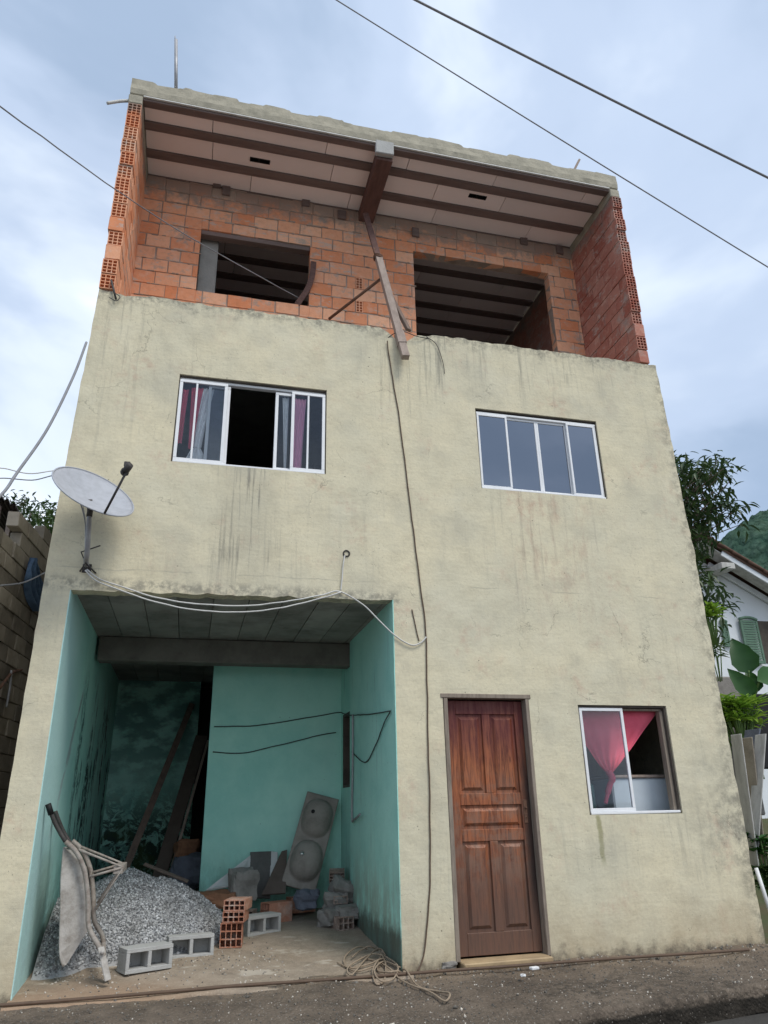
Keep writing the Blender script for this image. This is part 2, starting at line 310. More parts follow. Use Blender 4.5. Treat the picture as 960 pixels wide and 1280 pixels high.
M['greyboard'] = simple('grey_slate_board', (.13, .125, .12), .8, .3, 5, bump=.2)
M['brownboard'] = simple('brown_board', (.12, .095, .08), .85, .3, 5, bump=.2)
M['bluecloth'] = simple('blue_cloth', (.10, .165, .27), .9, .35, 12, (.03, .05, .10), .4, 40)
M['greyblue'] = simple('dull_blue_sack', (.12, .135, .17), .85, .35, 12, (.05, .055, .07), .4, 40)
M['pebble'] = simple('dusty_pebble', (.36, .33, .285), .95, .3, 30, (.22, .20, .17), .5, 60, tint=.65)
M['earth'] = simple('red_earth', (.26, .13, .075), .97, .4, 9, (.12, .065, .04), .8, 30)
M['rope'] = simple('tan_rope', (.34, .265, .19), .9, .3, 30, bump=.5, bsc=150)
M['cable_white'] = simple('white_cable', (.62, .61, .58), .6, .2, 10, bump=0)
M['cable_dark'] = simple('dark_cable', (.05, .048, .047), .6, .2, 10, bump=0)
M['cable_brown'] = simple('brown_cord', (.12, .08, .055), .7, .2, 10, bump=0)
M['cable_grey'] = simple('grey_overhead_cable', (.24, .245, .26), .6, .2, 10, bump=0)
M['tile'] = simple('ochre_step_tile', (.42, .31, .18), .7, .35, 7, (.22, .16, .10), .2)
M['fridge'] = simple('pale_enamel', (.55, .62, .68), .35, .1, 3, bump=0)
M['greenbox'] = simple('green_enamel', (.08, .18, .16), .5, .2, 3, bump=0)
M['whitewall'] = simple('whitewash', (.72, .76, .80), .9, .15, 2, (.55, .58, .60), .15)
M['roof'] = simple('clay_roof_tile', (.13, .075, .055), .9, .5, 5, (.07, .045, .035), .5, 20)
M['shutter'] = simple('green_shutter_paint', (.13, .22, .16), .7, .25, 8, bump=.1)
M['fibre'] = simple('grey_fibre_cement', (.52, .515, .49), .9, .3, 3, (.19, .185, .17), .4, 20, sc3=(3, 3, 1))
M['sheet'] = simple('dark_sheet', (.07, .06, .055), .85, .5, 6)
M['cap'] = simple('white_paint', (.75, .76, .76), .6, .15, 8)
M['leaf_dark'] = leafmat('mango_leaf', (.028, .062, .022), (.07, .12, .035))
M['leaf_mid'] = leafmat('hedge_leaf', (.04, .085, .022), (.10, .16, .04))
M['leaf_lime'] = leafmat('lime_leaf', (.14, .29, .03), (.34, .50, .07), tr=.35)
M['leaf_big'] = leafmat('broad_leaf', (.015, .075, .012), (.04, .13, .02), tr=.2)
M['bark'] = simple('bark', (.11, .085, .065), .95, .4, 8, bump=.6)
M['stem'] = simple('green_stem', (.12, .20, .06), .7, .2, 8, bump=.1)

def groundmat(name, a, b, c3, sc=1.0, moss=False):
    m = Nt(name, .93, .2); x, y, z = m.xyz()
    c = m.mix(m.rng(m.noise(1.1*sc, 8, .7), .35, .68), a, b)
    c = m.mix(m.math('MULTIPLY', m.rng(m.noise(5*sc, 7, .75), .42, .7), .6), c, c3)
    c = m.mix(m.math('MULTIPLY', m.rng(m.noise(60, 4, .7), .5, .75), .5), c, tuple(min(1, q*1.7) for q in a))
    c = m.mix(m.math('MULTIPLY', m.rng(m.vor(55), .12, .28, 1, 0), .4), c, tuple(q*.45 for q in a))
    c = m.mix(m.mul(m.rng(m.vor(17), .05, .1, 1, 0), .6), c, (.42, .40, .37))
    m.col(c); m.bump(m.noise(4, 6, .7), .6, .03); m.bump(m.noise(45, 6, .75), .7, .012); return m
M['pave'] = groundmat('dirty_pavement', (.18, .145, .112), (.105, .083, .064), (.05, .042, .034))
def _pv():
    g = M['pave']; x, y, z = g.xyz(); c = g.b.inputs['Base Color'].links[0].from_socket
    k = g.rng(g.math('ADD', z, g.math('MULTIPLY', g.noise(6, 6, .7), .035)), -.125, -.10, 1, 0); c = g.mix(k, c, (.022, .019, .015))
    d = g.mul(g.rng(g.noise(.9, 5, .6, g.map((1, 1, 1), (2, 2, 2))), .5, .62), g.rng(g.noise(14, 6, .75), .4, .6)); c = g.mix(g.math('MULTIPLY', d, .7), c, (.045, .038, .03))
    e = g.mul(g.rng(y, -.75, -.1), g.rng(g.noise(3, 6, .7), .4, .6)); c = g.mix(g.math('MULTIPLY', e, .55), c, (.26, .20, .14))
    g.col(c); a_ = g.mul(g.rng(g.vor(42, out='Distance'), .10, .24, 1, 0), g.rng(g.noise(5, 5, .7), .42, .55)); c2 = g.mix(g.math('MULTIPLY', a_, .75), c, (.34, .31, .27)); g.col(c2); g.bump(g.vor(42), .7, .012); return g.m
M['pave'] = _pv()
def _as(g):
    x, y, z = g.xyz(); c = g.b.inputs['Base Color'].links[0].from_socket
    k = g.rng(g.math('ADD', y, g.math('MULTIPLY', g.noise(2, 5, .6), .5)), -2.2, -1.9); g.col(g.mix(g.math('MULTIPLY', k, .8), c, (.035, .032, .028))); return g.m
M['asphalt'] = _as(groundmat('asphalt', (.17, .165, .155), (.12, .115, .105), (.22, .21, .20), 2))
def floormat():
    g = groundmat('garage_floor_concrete', (.38, .315, .245), (.29, .23, .17), (.19, .155, .12)); x, y, z = g.xyz()
    c = g.b.inputs['Base Color'].links[0].from_socket
    li = g.mul(g.rng(g.noise(2.3, 5, .6, g.map((1, 1.6, 1), (3, 1, 0))), .58, .64), g.rng(y, -.1, .3), .75); c = g.mix(li, c, (.52, .46, .38))
    er = g.mul(g.rng(y, .5, -.1), g.rng(x, .6, -.4), .55); c = g.mix(er, c, (.36, .22, .13))
    gr = g.mul(g.rng(y, 1.0, 2.2), .4); c = g.mix(gr, c, (.27, .25, .23)); g.col(c); return g.m
M['gfloor'] = floormat()
M['land'] = simple('grassy_soil', (.06, .075, .03), .97, .5, 2, (.09, .06, .035), .8, 15)
def hillmat():
    m = Nt('forest_canopy', .95, .1); v = m.vor(.34)
    c = m.mix(m.rng(m.noise(.05, 6, .6), .35, .65), (.045, .105, .075), (.085, .15, .095)); c = m.mix(m.rng(v, .1, .6), (.10, .17, .12), c); c = m.mix(m.math('MULTIPLY', m.noise(.5, 5, .7), .5), c, (.025, .06, .045))
    m.col(c); m.bump(m.math('SUBTRACT', 1.0, v), 1, 3); m.bump(m.noise(.8, 5, .7), 1, 1); return m.m
M['hill'] = hillmat()

# ---------------------------------------------------------------- THE HOUSE
H = empty('house', (0, 0, 0), label='unfinished three storey house, cream plaster below and bare terracotta brick on top', cat='house')
def part(mb, name, m, parent=H, **k): return mb.build(name, m, parent, **k)
def polyline_noise(a, b, n, amp, seed, fx=6):
    out = []
    for i in range(n):
        t = i/n; p = (a[0]+(b[0]-a[0])*t, a[1]+(b[1]-a[1])*t); q = noise.noise(Vector((p[0]*fx+seed, p[1]*fx, seed)))+.5*noise.noise(Vector((p[0]*fx*3.7+seed, p[1]*fx*3, seed)))
        out.append((p[0], p[1], q*amp))
    return out
TH = .15
def facade():
    out = []
    for x, z, q in polyline_noise((-1.37, -.3), (-1.345, 1.3), 16, .007, 1): out.append((x+q, z))
    for x, z, q in polyline_noise((-1.345, 1.3), (-1.33, 3.4), 16, .008, 2): out.append((x+q, z))
    for x, z, q in polyline_noise((-1.33, 3.4), (-1.25, 6.17), 20, .007, 3): out.append((x+q, z))
    for x, z, q in polyline_noise((-1.25, 6.17), (5.24, 6.18), 150, .028, 4, 5):
        d = math.exp(-((x-1.97)/.13)**2)*.16+math.exp(-((x-2.25)/.1)**2)*.03+math.exp(-((x+1.02)/.07)**2)*.03
        out.append((x, z+q-d))
    for x, z, q in polyline_noise((5.24, 6.18), (5.29, 3.65), 40, .016, 5): out.append((x+q, z))
    for x, z, q in polyline_noise((5.29, 3.65), (5.27, -.3), 60, .018, 6): out.append((x+q, z))
    out.append((5.27, -.3)); out.append((1.803, -.3))
    for x, z, q in polyline_noise((1.803, -.2), (1.803, 3.03), 20, .0015, 7): out.append((x+q, z))
    for x, z, q in polyline_noise((1.803, 3.03), (-1.111, 2.99), 80, .016, 8, 7): out.append((x, z+q))
    for x, z, q in polyline_noise((-1.111, 2.99), (-1.111, -.2), 20, .0015, 9): out.append((x+q, z))
    out.append((-1.111, -.3))
    holes = [[(2.265, -.28), (2.255, 2.155), (3.125, 2.155), (3.115, -.28)], [(-.38, 4.305), (-.375, 5.285), (1.13, 5.29), (1.13, 4.31)],
             [(2.805, 4.305), (2.80, 5.28), (4.295, 5.285), (4.30, 4.305)], [(3.635, 1.075), (3.64, 2.07), (4.62, 2.07), (4.62, 1.07)]]
    loops = [out]+holes; pts = [p for l in loops for p in l]
    tris = tessellate_polygon([[Vector((x, z, 0)) for x, z in l] for l in loops])
    mb = MB(); n = len(pts)
    vs = [(x, 0, z) for x, z in pts]+[(x, TH, z) for x, z in pts]; fs = [tuple(t) for t in tris]+[tuple(i+n for i in t)[::-1] for t in tris]; k = 0
    for l in loops:
        m_ = len(l)
        for i in range(m_): a = k+i; b = k+(i+1) % m_; fs.append((a, b, b+n, a+n))
        k += m_
    mb.add(vs, fs); return part(mb, 'facade_wall', M['plaster'])
facade()
# outer side walls and back wall, roof of the rooms
mb = MB()
vs = []
for y in (TH+.002, 6.5): vs += [(-1.36, y, -.3), (-1.19, y, -.3), (-1.18, y, 6.05), (-1.245, y, 6.05), (-1.325, y, 3.3)]
mb.add(vs, [(0, 1, 2, 3, 4), (9, 8, 7, 6, 5), (0, 5, 6, 1), (1, 6, 7, 2), (2, 7, 8, 3), (3, 8, 9, 4), (4, 9, 5, 0)]); part(mb, 'side_wall', M['plaster'])
mb = MB(); mb.box((5.1, TH+.002, -.3), (5.25, 6.5, 6.05)); part(mb, 'side_wall', M['plaster'])
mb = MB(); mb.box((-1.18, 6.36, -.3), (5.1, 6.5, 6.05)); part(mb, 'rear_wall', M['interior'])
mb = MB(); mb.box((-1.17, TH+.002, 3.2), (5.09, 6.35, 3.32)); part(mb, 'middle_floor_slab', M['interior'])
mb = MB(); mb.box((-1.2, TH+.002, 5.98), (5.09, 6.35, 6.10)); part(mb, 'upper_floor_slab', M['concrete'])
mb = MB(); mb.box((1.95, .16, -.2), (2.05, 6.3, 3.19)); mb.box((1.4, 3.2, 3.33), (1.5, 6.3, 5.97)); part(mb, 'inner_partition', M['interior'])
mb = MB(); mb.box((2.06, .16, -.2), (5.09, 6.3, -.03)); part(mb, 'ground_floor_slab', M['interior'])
# garage
def quadwall(name, m, p0, p1, z0, z1, th, n=(1, 0)):
    mb = MB(); ax = Vector((n[0], n[1], 0))*th; vs = []
    for p in (p0, p1):
        for z in (z0, z1): vs.append(Vector((p[0], p[1], z)))
    vs += [v+ax for v in vs]; mb.add(vs, [(0, 1, 3, 2), (4, 6, 7, 5), (0, 4, 5, 1), (2, 3, 7, 6), (0, 2, 6, 4), (1, 5, 7, 3)]); return part(mb, name, m)
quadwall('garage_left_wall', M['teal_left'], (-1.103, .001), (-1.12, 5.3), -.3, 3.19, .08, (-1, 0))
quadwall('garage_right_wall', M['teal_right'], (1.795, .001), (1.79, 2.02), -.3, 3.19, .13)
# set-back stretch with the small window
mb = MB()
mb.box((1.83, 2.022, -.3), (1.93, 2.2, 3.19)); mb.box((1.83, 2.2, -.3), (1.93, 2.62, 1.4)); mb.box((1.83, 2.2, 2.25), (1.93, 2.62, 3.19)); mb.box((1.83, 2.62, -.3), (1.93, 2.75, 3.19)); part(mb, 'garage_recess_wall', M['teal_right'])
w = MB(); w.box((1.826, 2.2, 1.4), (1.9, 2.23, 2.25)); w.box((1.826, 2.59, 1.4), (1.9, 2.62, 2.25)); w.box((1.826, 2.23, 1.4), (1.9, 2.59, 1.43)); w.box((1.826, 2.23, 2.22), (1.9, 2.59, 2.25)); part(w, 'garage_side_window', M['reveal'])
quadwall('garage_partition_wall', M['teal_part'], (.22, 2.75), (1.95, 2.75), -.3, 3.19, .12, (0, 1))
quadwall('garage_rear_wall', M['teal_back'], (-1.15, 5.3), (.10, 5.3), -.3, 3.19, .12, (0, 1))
mb = MB()
x = -1.16
while x < 1.93:                                                   # precast ceiling planks, joints running into the depth
    w_ = R.uniform(.31, .36); x2 = min(x+w_, 1.94); t = R.random()
    mb.box((x, TH+.004, 3.04+R.uniform(0, .006)), (x2-.008, 5.29, 3.1), t); x = x2
mb.box((-1.16, TH+.004, 3.101), (1.94, 6.3, 3.15), .3); part(mb, 'garage_ceiling', M['gceil'])
mb = MB(); mb.bevbox((-1.08, 2.08, 2.765), (1.825, 2.3, 3.038), .012); part(mb, 'garage_beam', M['gbeam'])
# garage floor, rising towards the back
def sheet(name, m, x0, x1, y0, y1, nx, ny, fz, parent=None, edge=None, skirt=0, **k):
    mb = MB(); vs = []; fs = []
    for j in range(ny+1):
        for i in range(nx+1):
            x = x0+(x1-x0)*i/nx; ya = edge(x) if edge else y0; y = ya+(y1-ya)*j/ny; vs.append((x, y, fz(x, y)))
    for j in range(ny):
        for i in range(nx): a = j*(nx+1)+i; fs.append((a, a+1, a+nx+2, a+nx+1))
    if skirt:
        n0 = len(vs); levels = 5
        for l in range(1, levels+1):
            for i in range(nx+1):
                v = vs[i]; q = l/levels; nn = noise.noise(Vector((v[0]*7, l*2.1, 3)))*.012
                vs.append((v[0], v[1]-.008+nn-.01*q, v[2]-skirt*q))
        for l in range(levels):
            for i in range(nx):
                a = i if l == 0 else n0+(l-1)*(nx+1)+i; b = n0+l*(nx+1)+i; fs.append((a, b, b+1, a+1))
    mb.add(vs, fs, smooth=True); return mb.build(name, m, parent, **k)
def fz(x, y): return -.05+.062*max(0, y)+.012*noise.noise(Vector((x*1.6, y*1.6, 0)))+.006*noise.noise(Vector((x*6, y*6, 0)))
def fedge(x): return -.24+.07*noise.noise(Vector((x*2, 1, 0)))+.03*noise.noise(Vector((x*8, 1, 0)))
sheet('garage_floor', M['gfloor'], -1.125, 1.83, 0, 5.3, 120, 180, fz, kind='structure', edge=fedge, skirt=.09)

# windows of the facade
def hbar(mb, x0, x1, z, h, y0, y1): mb.bevbox((x0, y0, z), (x1, y1, z+h), .003)
def vbar(mb, x, w, z0, z1, y0, y1): mb.bevbox((x, y0, z0), (x+w, y1, z1), .003)
def reveal(wp, x0, x1, z0, z1, th=.012, y0=.02):
    mb = MB(); mb.box((x0, y0, z0), (x0+th, TH-.004, z1)); mb.box((x1-th, y0, z0), (x1, TH-.004, z1)); mb.box((x0+th, y0, z1-th), (x1-th, TH-.004, z1)); mb.build('window_lining', M['reveal'], wp)
def sash(wp, x0, x1, z0, z1, y, mids=(), fr=.032, glass='glass'):
    mb = MB(); hbar(mb, x0, x1, z0, fr, y-.012, y+.012); hbar(mb, x0, x1, z1-fr, fr, y-.012, y+.012); vbar(mb, x0, fr, z0+fr, z1-fr, y-.012, y+.012); vbar(mb, x1-fr, fr, z0+fr, z1-fr, y-.012, y+.012)
    for q in mids: vbar(mb, q-.010, .020, z0+fr, z1-fr, y-.010, y+.010)
    mb.build('sash_frame', M['alu'], wp)
    g = MB(); g.box((x0+fr*.6, y-.002, z0+fr*.6), (x1-fr*.6, y+.002, z1-fr*.6)); g.build('pane', M[glass], wp)
# upper left: sliding window standing open in the middle
w1 = empty('window'); w1.parent = H
reveal(w1, -.378, 1.13, 4.31, 5.285)
mb = MB(); hbar(mb, -.366, 1.118, 4.305, .02, .0, .07); hbar(mb, -.366, 1.118, 5.245, .028, .045, .1); vbar(mb, -.3665, .012, 4.31, 5.27, .07, .1); vbar(mb, 1.107, .012, 4.31, 5.27, .07, .1); hbar(mb, -.366, 1.118, 4.3055, .018, .069, .1); mb.build('window_frame', M['alu'], w1)
sash(w1, -.366, .11, 4.326, 5.235, .02, mids=(-.195,)); sash(w1, -.08, .14, 4.326, 5.225, .055)
sash(w1, .765, 1.118, 4.326, 5.235, .02, mids=(.94,)); sash(w1, .60, .80, 4.326, 5.225, .055)
# upper right: closed, four reflective lights
w2 = empty('window'); w2.parent = H
reveal(w2, 2.803, 4.297, 4.308, 5.282)
mb = MB(); hbar(mb, 2.815, 4.285, 4.306, .02, .002, .075); hbar(mb, 2.815, 4.285, 5.225, .026, .02, .08); vbar(mb, 4.268, .016, 4.32, 5.24, .025, .07); mb.build('window_frame', M['alu'], w2)
ys = (.022, .055, .055, .022); e = (2.815, 3.175, 3.545, 3.915, 4.262)
for i in range(4): sash(w2, e[i]-(.012 if i in (1, 3) else 0), e[i+1]+(.0), 4.327, 5.222, ys[i], fr=.024, glass='glass_dark')
# ground floor window, right half open
w3 = empty('window'); w3.parent = H
reveal(w3, 3.638, 4.62, 1.075, 2.069, .018)
mb = MB(); hbar(mb, 3.656, 4.602, 1.077, .022, .004, .1); vbar(mb, 3.656, .012, 1.1, 2.02, .08, .1); mb.build('window_frame', M['alu'], w3)
mb = MB(); hbar(mb, 3.656, 4.602, 2.025, .022, .06, .1); vbar(mb, 4.565, .036, 1.1, 2.024, .05, .12); mb.build('window_jamb', M['frame'], w3)
sash(w3, 3.658, 4.135, 1.10, 2.045, .03, fr=.03)
# door
dr = empty('door'); dr.parent = H
mb = MB(); y0, y1 = .085, .12
X = (2.305, 2.405, 2.665, 2.745, 3.0, 3.085); Z = (.0, .17, .88, .98, 1.18, 1.28, 1.98, 2.105)
def panel(x0, x1, z0, z1):
    mb.box((x0, y0+.02, z0), (x1, y1-.004, z1)); q = .022; r_ = .052
    vs = []; 
    for a, yy in ((q, y0+.022), (r_, y0+.001)):
        vs += [(x0+a, yy, z0+a), (x1-a, yy, z0+a), (x1-a, yy, z1-a), (x0+a, yy, z1-a)]
    mb.add(vs, [(0, 1, 5, 4), (1, 2, 6, 5), (2, 3, 7, 6), (3, 0, 4, 7), (4, 5, 6, 7)])
for (a, b) in ((X[0], X[1]), (X[4], X[5])): mb.bevbox((a, y0, Z[0]), (b, y1, Z[7]), .003)
for (a, b) in ((Z[0], Z[1]), (Z[2], Z[3]), (Z[4], Z[5]), (Z[6], Z[7])): mb.bevbox((X[1], y0+.001, a), (X[4], y1-.001, b), .004)
for (a, b) in ((Z[1], Z[2]), (Z[5], Z[6])): mb.bevbox((X[2], y0+.001, a), (X[3], y1-.001, b), .004)
panel(X[1], X[2], Z[1], Z[2]); panel(X[3], X[4], Z[1], Z[2]); panel(X[1], X[4], Z[3], Z[4]); panel(X[1], X[2], Z[5], Z[6]); panel(X[3], X[4], Z[5], Z[6])
mb.build('door_leaf', M['door'], dr)
mb = MB(); mb.bevbox((3.015, y0-.006, 1.02), (3.052, y0-.0005, 1.22), .003); mb.tube([(3.034, y0-.03, 1.15), (3.034, y0-.005, 1.15)], .009); mb.tube([(3.034, y0-.009, 1.07), (3.034, y0-.005, 1.07)], .007); mb.build('lock_plate', M['rust'], dr)
mb = MB(); mb.bevbox((2.262, -.006, -.02), (2.302, .13, 2.115), .004); mb.bevbox((3.088, -.006, -.02), (3.120, .13, 2.115), .004); mb.bevbox((2.235, -.008, 2.118), (3.145, .13, 2.158), .004); mb.build('door_frame', M['frame'], dr)
mb = MB(); mb.bevbox((2.3, -.10, -.075), (3.09, .12, -.015), .008, j=.004); part(mb, 'doorstep', M['tile'])
for i in range(5):
    pass

# bare brick top storey
def rsub(r, h):
    x0, z0, x1, z1 = r; a, b, c, d = h
    if x1 <= a or x0 >= c or z1 <= b or z0 >= d: return [r]
    o = []
    if x0 < a: o.append((x0, z0, a, z1))
    if x1 > c: o.append((c, z0, x1, z1))
    m0, m1 = max(x0, a), min(x1, c)
    if z0 < b: o.append((m0, z0, m1, b))
    if z1 > d: o.append((m0, d, m1, z1))
    return [q for q in o if q[2]-q[0] > .02 and q[3]-q[1] > .02]
def hollow(mb, a, b, axis, nx, nz, t=.009, c=1.0, M_=None):
    """a hollow clay brick: outer shell and inner webs running along `axis`"""
    a = list(a); b = list(b); u = 0 if axis == 1 else 1
    def bx(u0, u1, z0, z1):
        p = [0, 0, 0]; q = [0, 0, 0]; p[axis] = a[axis]; q[axis] = b[axis]; p[u] = u0; q[u] = u1; p[2] = z0; q[2] = z1; mb.box(p, q, c, M=M_)
    for i in range(nx+1):
        uu = a[u]+(b[u]-a[u]-t)*i/nx; bx(uu, uu+t, a[2], b[2])
    for k in range(nz+1):
        zz = a[2]+(b[2]-a[2]-t)*k/nz
        for i in range(nx): u0 = a[u]+(b[u]-a[u]-t)*i/nx+t; u1 = a[u]+(b[u]-a[u]-t)*(i+1)/nx; bx(u0, u1, zz, zz+t)
    # closed middle so the cells read dark
    e = .6; 
    p = a[:]; q = b[:]; mid = a[axis]+(b[axis]-a[axis])*.45; p[axis] = mid; q[axis] = mid+.01; p[u] += t; q[u] -= t; p[2] += t; q[2] -= t; mb.box(p, q, c, M=M_)
CZ = 8.98; BY = 1.15; Z0 = 6.10
def rowz(i): return Z0+.19*i
# rear terrace wall with two openings
holes = [(-.35, 7.23, 1.08, 8.22), (2.53, 6.93, 4.6, 8.42)]; sp = [(1.70, 7.62, 1.80, 7.81), (1.70, 7.24, 1.80, 7.43)]
wall = MB(); mort = MB()
mz = [(-1.14, Z0, 5.03, 7.23)]; 
rects = [(-1.14, Z0, 5.03, CZ-.01)]
for h in holes+sp: rects = [q for r in rects for q in rsub(r, (h[0], h[1], h[2], h[3]))]
for r in rects: mort.box((r[0], BY+.007, r[1]), (r[2], BY+.135, r[3]), .5)
i = 0
while rowz(i) < CZ-.03:
    z0 = rowz(i)+.006; z1 = min(rowz(i+1)-.006, CZ-.012); x = -1.14-(.15 if i % 2 else 0)-R.uniform(0, .03)
    while x < 5.03:
        L = .3+R.uniform(-.012, .012)
        if R.random() < .08: L = .15
        rr = [(max(x+.005, -1.14), z0+R.uniform(-.007, .006), min(x+L-R.uniform(.002, .014), 5.03), z1+R.uniform(-.007, .006))]
        for h in holes+sp: rr = [q for r in rr for q in rsub(r, h)]
        t = min(1, max(0, R.gauss(.45, .33)))
        for r in rr:
            if r[2]-r[0] > .03: wall.bevbox((r[0], BY+R.uniform(-.005, .003), r[1]), (r[2], BY+.14, r[3]), .004, t, j=.003)
        x += L
    i += 1
for h in sp: hollow(wall, (h[0]+.002, BY-.002, h[1]+.004), (h[2]-.002, BY+.13, h[3]-.004), 1, 2, 4, .010, .7)
for k in range(420):
    x = R.uniform(-1.12, 5.0); z = rowz(R.randint(5, 14))+R.uniform(-.006, .006)
    if any(h[0]-.03 < x < h[2]+.03 and h[1]-.02 < z < h[3]+.02 for h in holes+sp) or z > CZ-.06: continue
    w_ = R.uniform(.015, .07); mort.bevbox((x-w_, BY-.008, z-R.uniform(.004, .012)), (x+w_, BY+.012, z+R.uniform(.004, .012)), .003, R.random(), j=.004)
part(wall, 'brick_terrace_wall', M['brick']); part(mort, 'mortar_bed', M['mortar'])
# side walls
def sidewall(x0, x1, inner, m, closed, ztop=8.86):
    mb = MB(); mo = MB(); n = 13; dz = (ztop-6.2)/14
    for i in range(14):
        z0 = 6.2+dz*i+.006; z1 = 6.2+dz*(i+1)-.006; xo = R.uniform(-.008, .008); f = .29 if i % 2 else .16; yo = R.uniform(-.012, .014)
        t = R.random()
        if i in closed: mb.bevbox((x0+xo, yo, z0), (x1+xo, f, z1), .004, t, j=.004)
        else: hollow(mb, (x0+xo, yo, z0), (x1+xo, f, z1), 1, 3, 4, .0095, t)
        y = f+.01
        while y < BY+.12:
            L = .29; mb.bevbox((x0+R.uniform(-.003, .003), y, z0), (x1+R.uniform(-.003, .003), min(y+L, BY+.13), z1), .003, min(1, max(0, R.gauss(.45, .3))), j=.0015); y += L+.01
    mo.box((x0+.012, .17, 6.19), (x1-.012, BY+.13, ztop), .5); mo.box((x0+.0125, .03, 6.19), (x1-.0125, .17, 6.202), .5)
    for i in range(1, 14): mo.box((x0+.006, .012+R.uniform(0, .01), 6.2+dz*i-.0055), (x1-.006, .17, 6.2+dz*i+.0055), .5)
    part(mb, 'brick_side_wall', m); part(mo, 'mortar_bed', M['mortar'])
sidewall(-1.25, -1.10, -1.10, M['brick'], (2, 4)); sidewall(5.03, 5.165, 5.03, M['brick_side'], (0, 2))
for a, b in ((-1.252, -1.095), (5.025, 5.168)):
    mb = MB(); mb.bevbox((a, -.004, 8.862), (b, BY+.13, 9.0), .01, j=.005); part(mb, 'wall_cap', M['rough'])
for a, b in ((-1.235, -1.1), (5.03, 5.165)):
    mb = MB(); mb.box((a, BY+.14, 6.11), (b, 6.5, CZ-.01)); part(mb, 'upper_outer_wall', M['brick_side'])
mb = MB(); mb.box((-1.1, 6.36, 6.11), (5.03, 6.5, CZ-.01)); part(mb, 'upper_rear_wall', M['mortar'])
# ceiling: foam panels between dark joists
edges = [0.0]
jo = [(.015, .115), (.31, .435), (.73, .86), (1.15, 1.29), (1.60, 1.73), (2.03, 2.16), (2.45, 2.58), (2.87, 3.0), (3.29, 3.42), (3.71, 3.84), (4.13, 4.26), (4.55, 4.68), (4.97, 5.1), (5.4, 5.53), (5.82, 5.95)]
for a, b in jo:
    j_ = MB(); j_.bevbox((-1.095, a, CZ-.022), (5.025, b, CZ+.07), .004); part(j_, 'ceiling_joist', M['joist'])
mb = MB(); hol = [(.40, .55, .62, .66), (3.10, .50, 3.34, .60)]
hol = []
c1 = zp(325, 201, CZ); c2 = zp(597, 246, CZ)
for i in range(len(jo)-1):
    ya, yb = jo[i][1]+.003, jo[i+1][0]-.003; x = -1.09; first = True
    while x < 5.02:
        L = R.uniform(.95, 1.6) if not first else R.uniform(.8, 1.5); first = False; x2 = min(x+L, 5.02)
        rr = [(x+.004, ya, x2-.004, yb)]
        for c in (c1, c2): rr = [q for r in rr for q in rsub(r, (c.x-.13, c.y-.035, c.x+.13, c.y+.035))]
        t = R.random()
        for r in rr: mb.box((r[0], r[1], CZ+R.uniform(0, .004)), (r[2], r[3], CZ+.05), t)
        x = x2
part(mb, 'ceiling_panels', M['panel'])
for c in (c1, c2):
    mb = MB(); a = .128; b = .034
    mb.box((c.x-a, c.y-b, CZ-.004), (c.x-a+.012, c.y+b, CZ+.11)); mb.box((c.x+a-.012, c.y-b, CZ-.004), (c.x+a, c.y+b, CZ+.11)); mb.box((c.x-a+.012, c.y-b, CZ-.004), (c.x+a-.012, c.y-b+.01, CZ+.11)); mb.box((c.x-a+.012, c.y+b-.01, CZ-.004), (c.x+a-.012, c.y+b, CZ+.11)); mb.box((c.x-a+.012, c.y-b+.01, CZ+.06), (c.x+a-.012, c.y+b-.01, CZ+.11)); mb.box((c.x-.02, c.y-b+.01, CZ+.0), (c.x+.0, c.y+b-.01, CZ+.055))
    part(mb, 'junction_box', M['black'])
# roof slab with ragged front edge
mb = MB(); nx = 220; vs = []; fs = []
prof = [(0.02, 9.003), (-.004, 9.02), (-.012, 9.09), (-.004, 9.16), (.0, 9.225), (.05, 9.25), (.35, 9.245), (6.55, 9.2)]
for i in range(nx+1):
    x = -1.245+6.40*i/nx
    for k, (y, z) in enumerate(prof):
        n1 = noise.noise(Vector((x*9, k*.8, 1))); n2 = noise.noise(Vector((x*2.2, 3, 1))); st = (1 if noise.noise(Vector((math.floor(x*3.1)*1.7, 8, 2))) > 0 else 0)
        yy = y+(.008*n1 if 0 < k < 6 else 0); zz = z+(.012*n1+.02*n2+.028*st+.012*(1 if noise.noise(Vector((math.floor(x*7)*2.3, 1, 2))) > 0 else 0) if k >= 4 and k < 7 else .006*n1 if k > 0 else 0)
        vs.append((x, yy, zz))
m_ = len(prof)
for i in range(nx):
    for k in range(m_-1): a = i*m_+k; fs.append((a, a+1, a+m_+1, a+m_))
fs.append(tuple(range(m_))); fs.append(tuple(range(nx*m_, nx*m_+m_)))
bt = len(vs); vs += [(-1.245, 6.55, 9.06), (5.155, 6.55, 9.06), (-1.245, .02, 9.06), (5.155, .02, 9.06)]; fs.append((bt, bt+1, bt+3, bt+2))
mb.add(vs, fs); part(mb, 'roof_slab', M['rough'])
mb = MB(); mb.bevbox((-1.09, -.012, 8.985), (5.02, .012, 9.004), .002); part(mb, 'slab_edge_strip', M['whitetrim'])
# short starter blocks under the slab on the terrace wall
for px, py in ((272, 229), (283, 238), (383, 252), (428, 268), (520, 290), (655, 300), (700, 312)):
    p = yp(px, py, BY-.02); mb = MB(); mb.bevbox((p.x-.06, BY-.035, p.z-.08), (p.x+.05, BY+.0, p.z+.07), .006, j=.006); part(mb, 'formwork_stub', M['joist'])
# cross beam under the ceiling
mb = MB(); mb.bevbox((1.745, .05, 8.78), (1.955, BY-.006, 8.955), .006); part(mb, 'cross_beam', M['wood_red'])
mb = MB(); mb.bevbox((1.72, -.02, 8.82), (1.955, .048, 9.04), .008, j=.005); part(mb, 'beam_cap', M['block'])
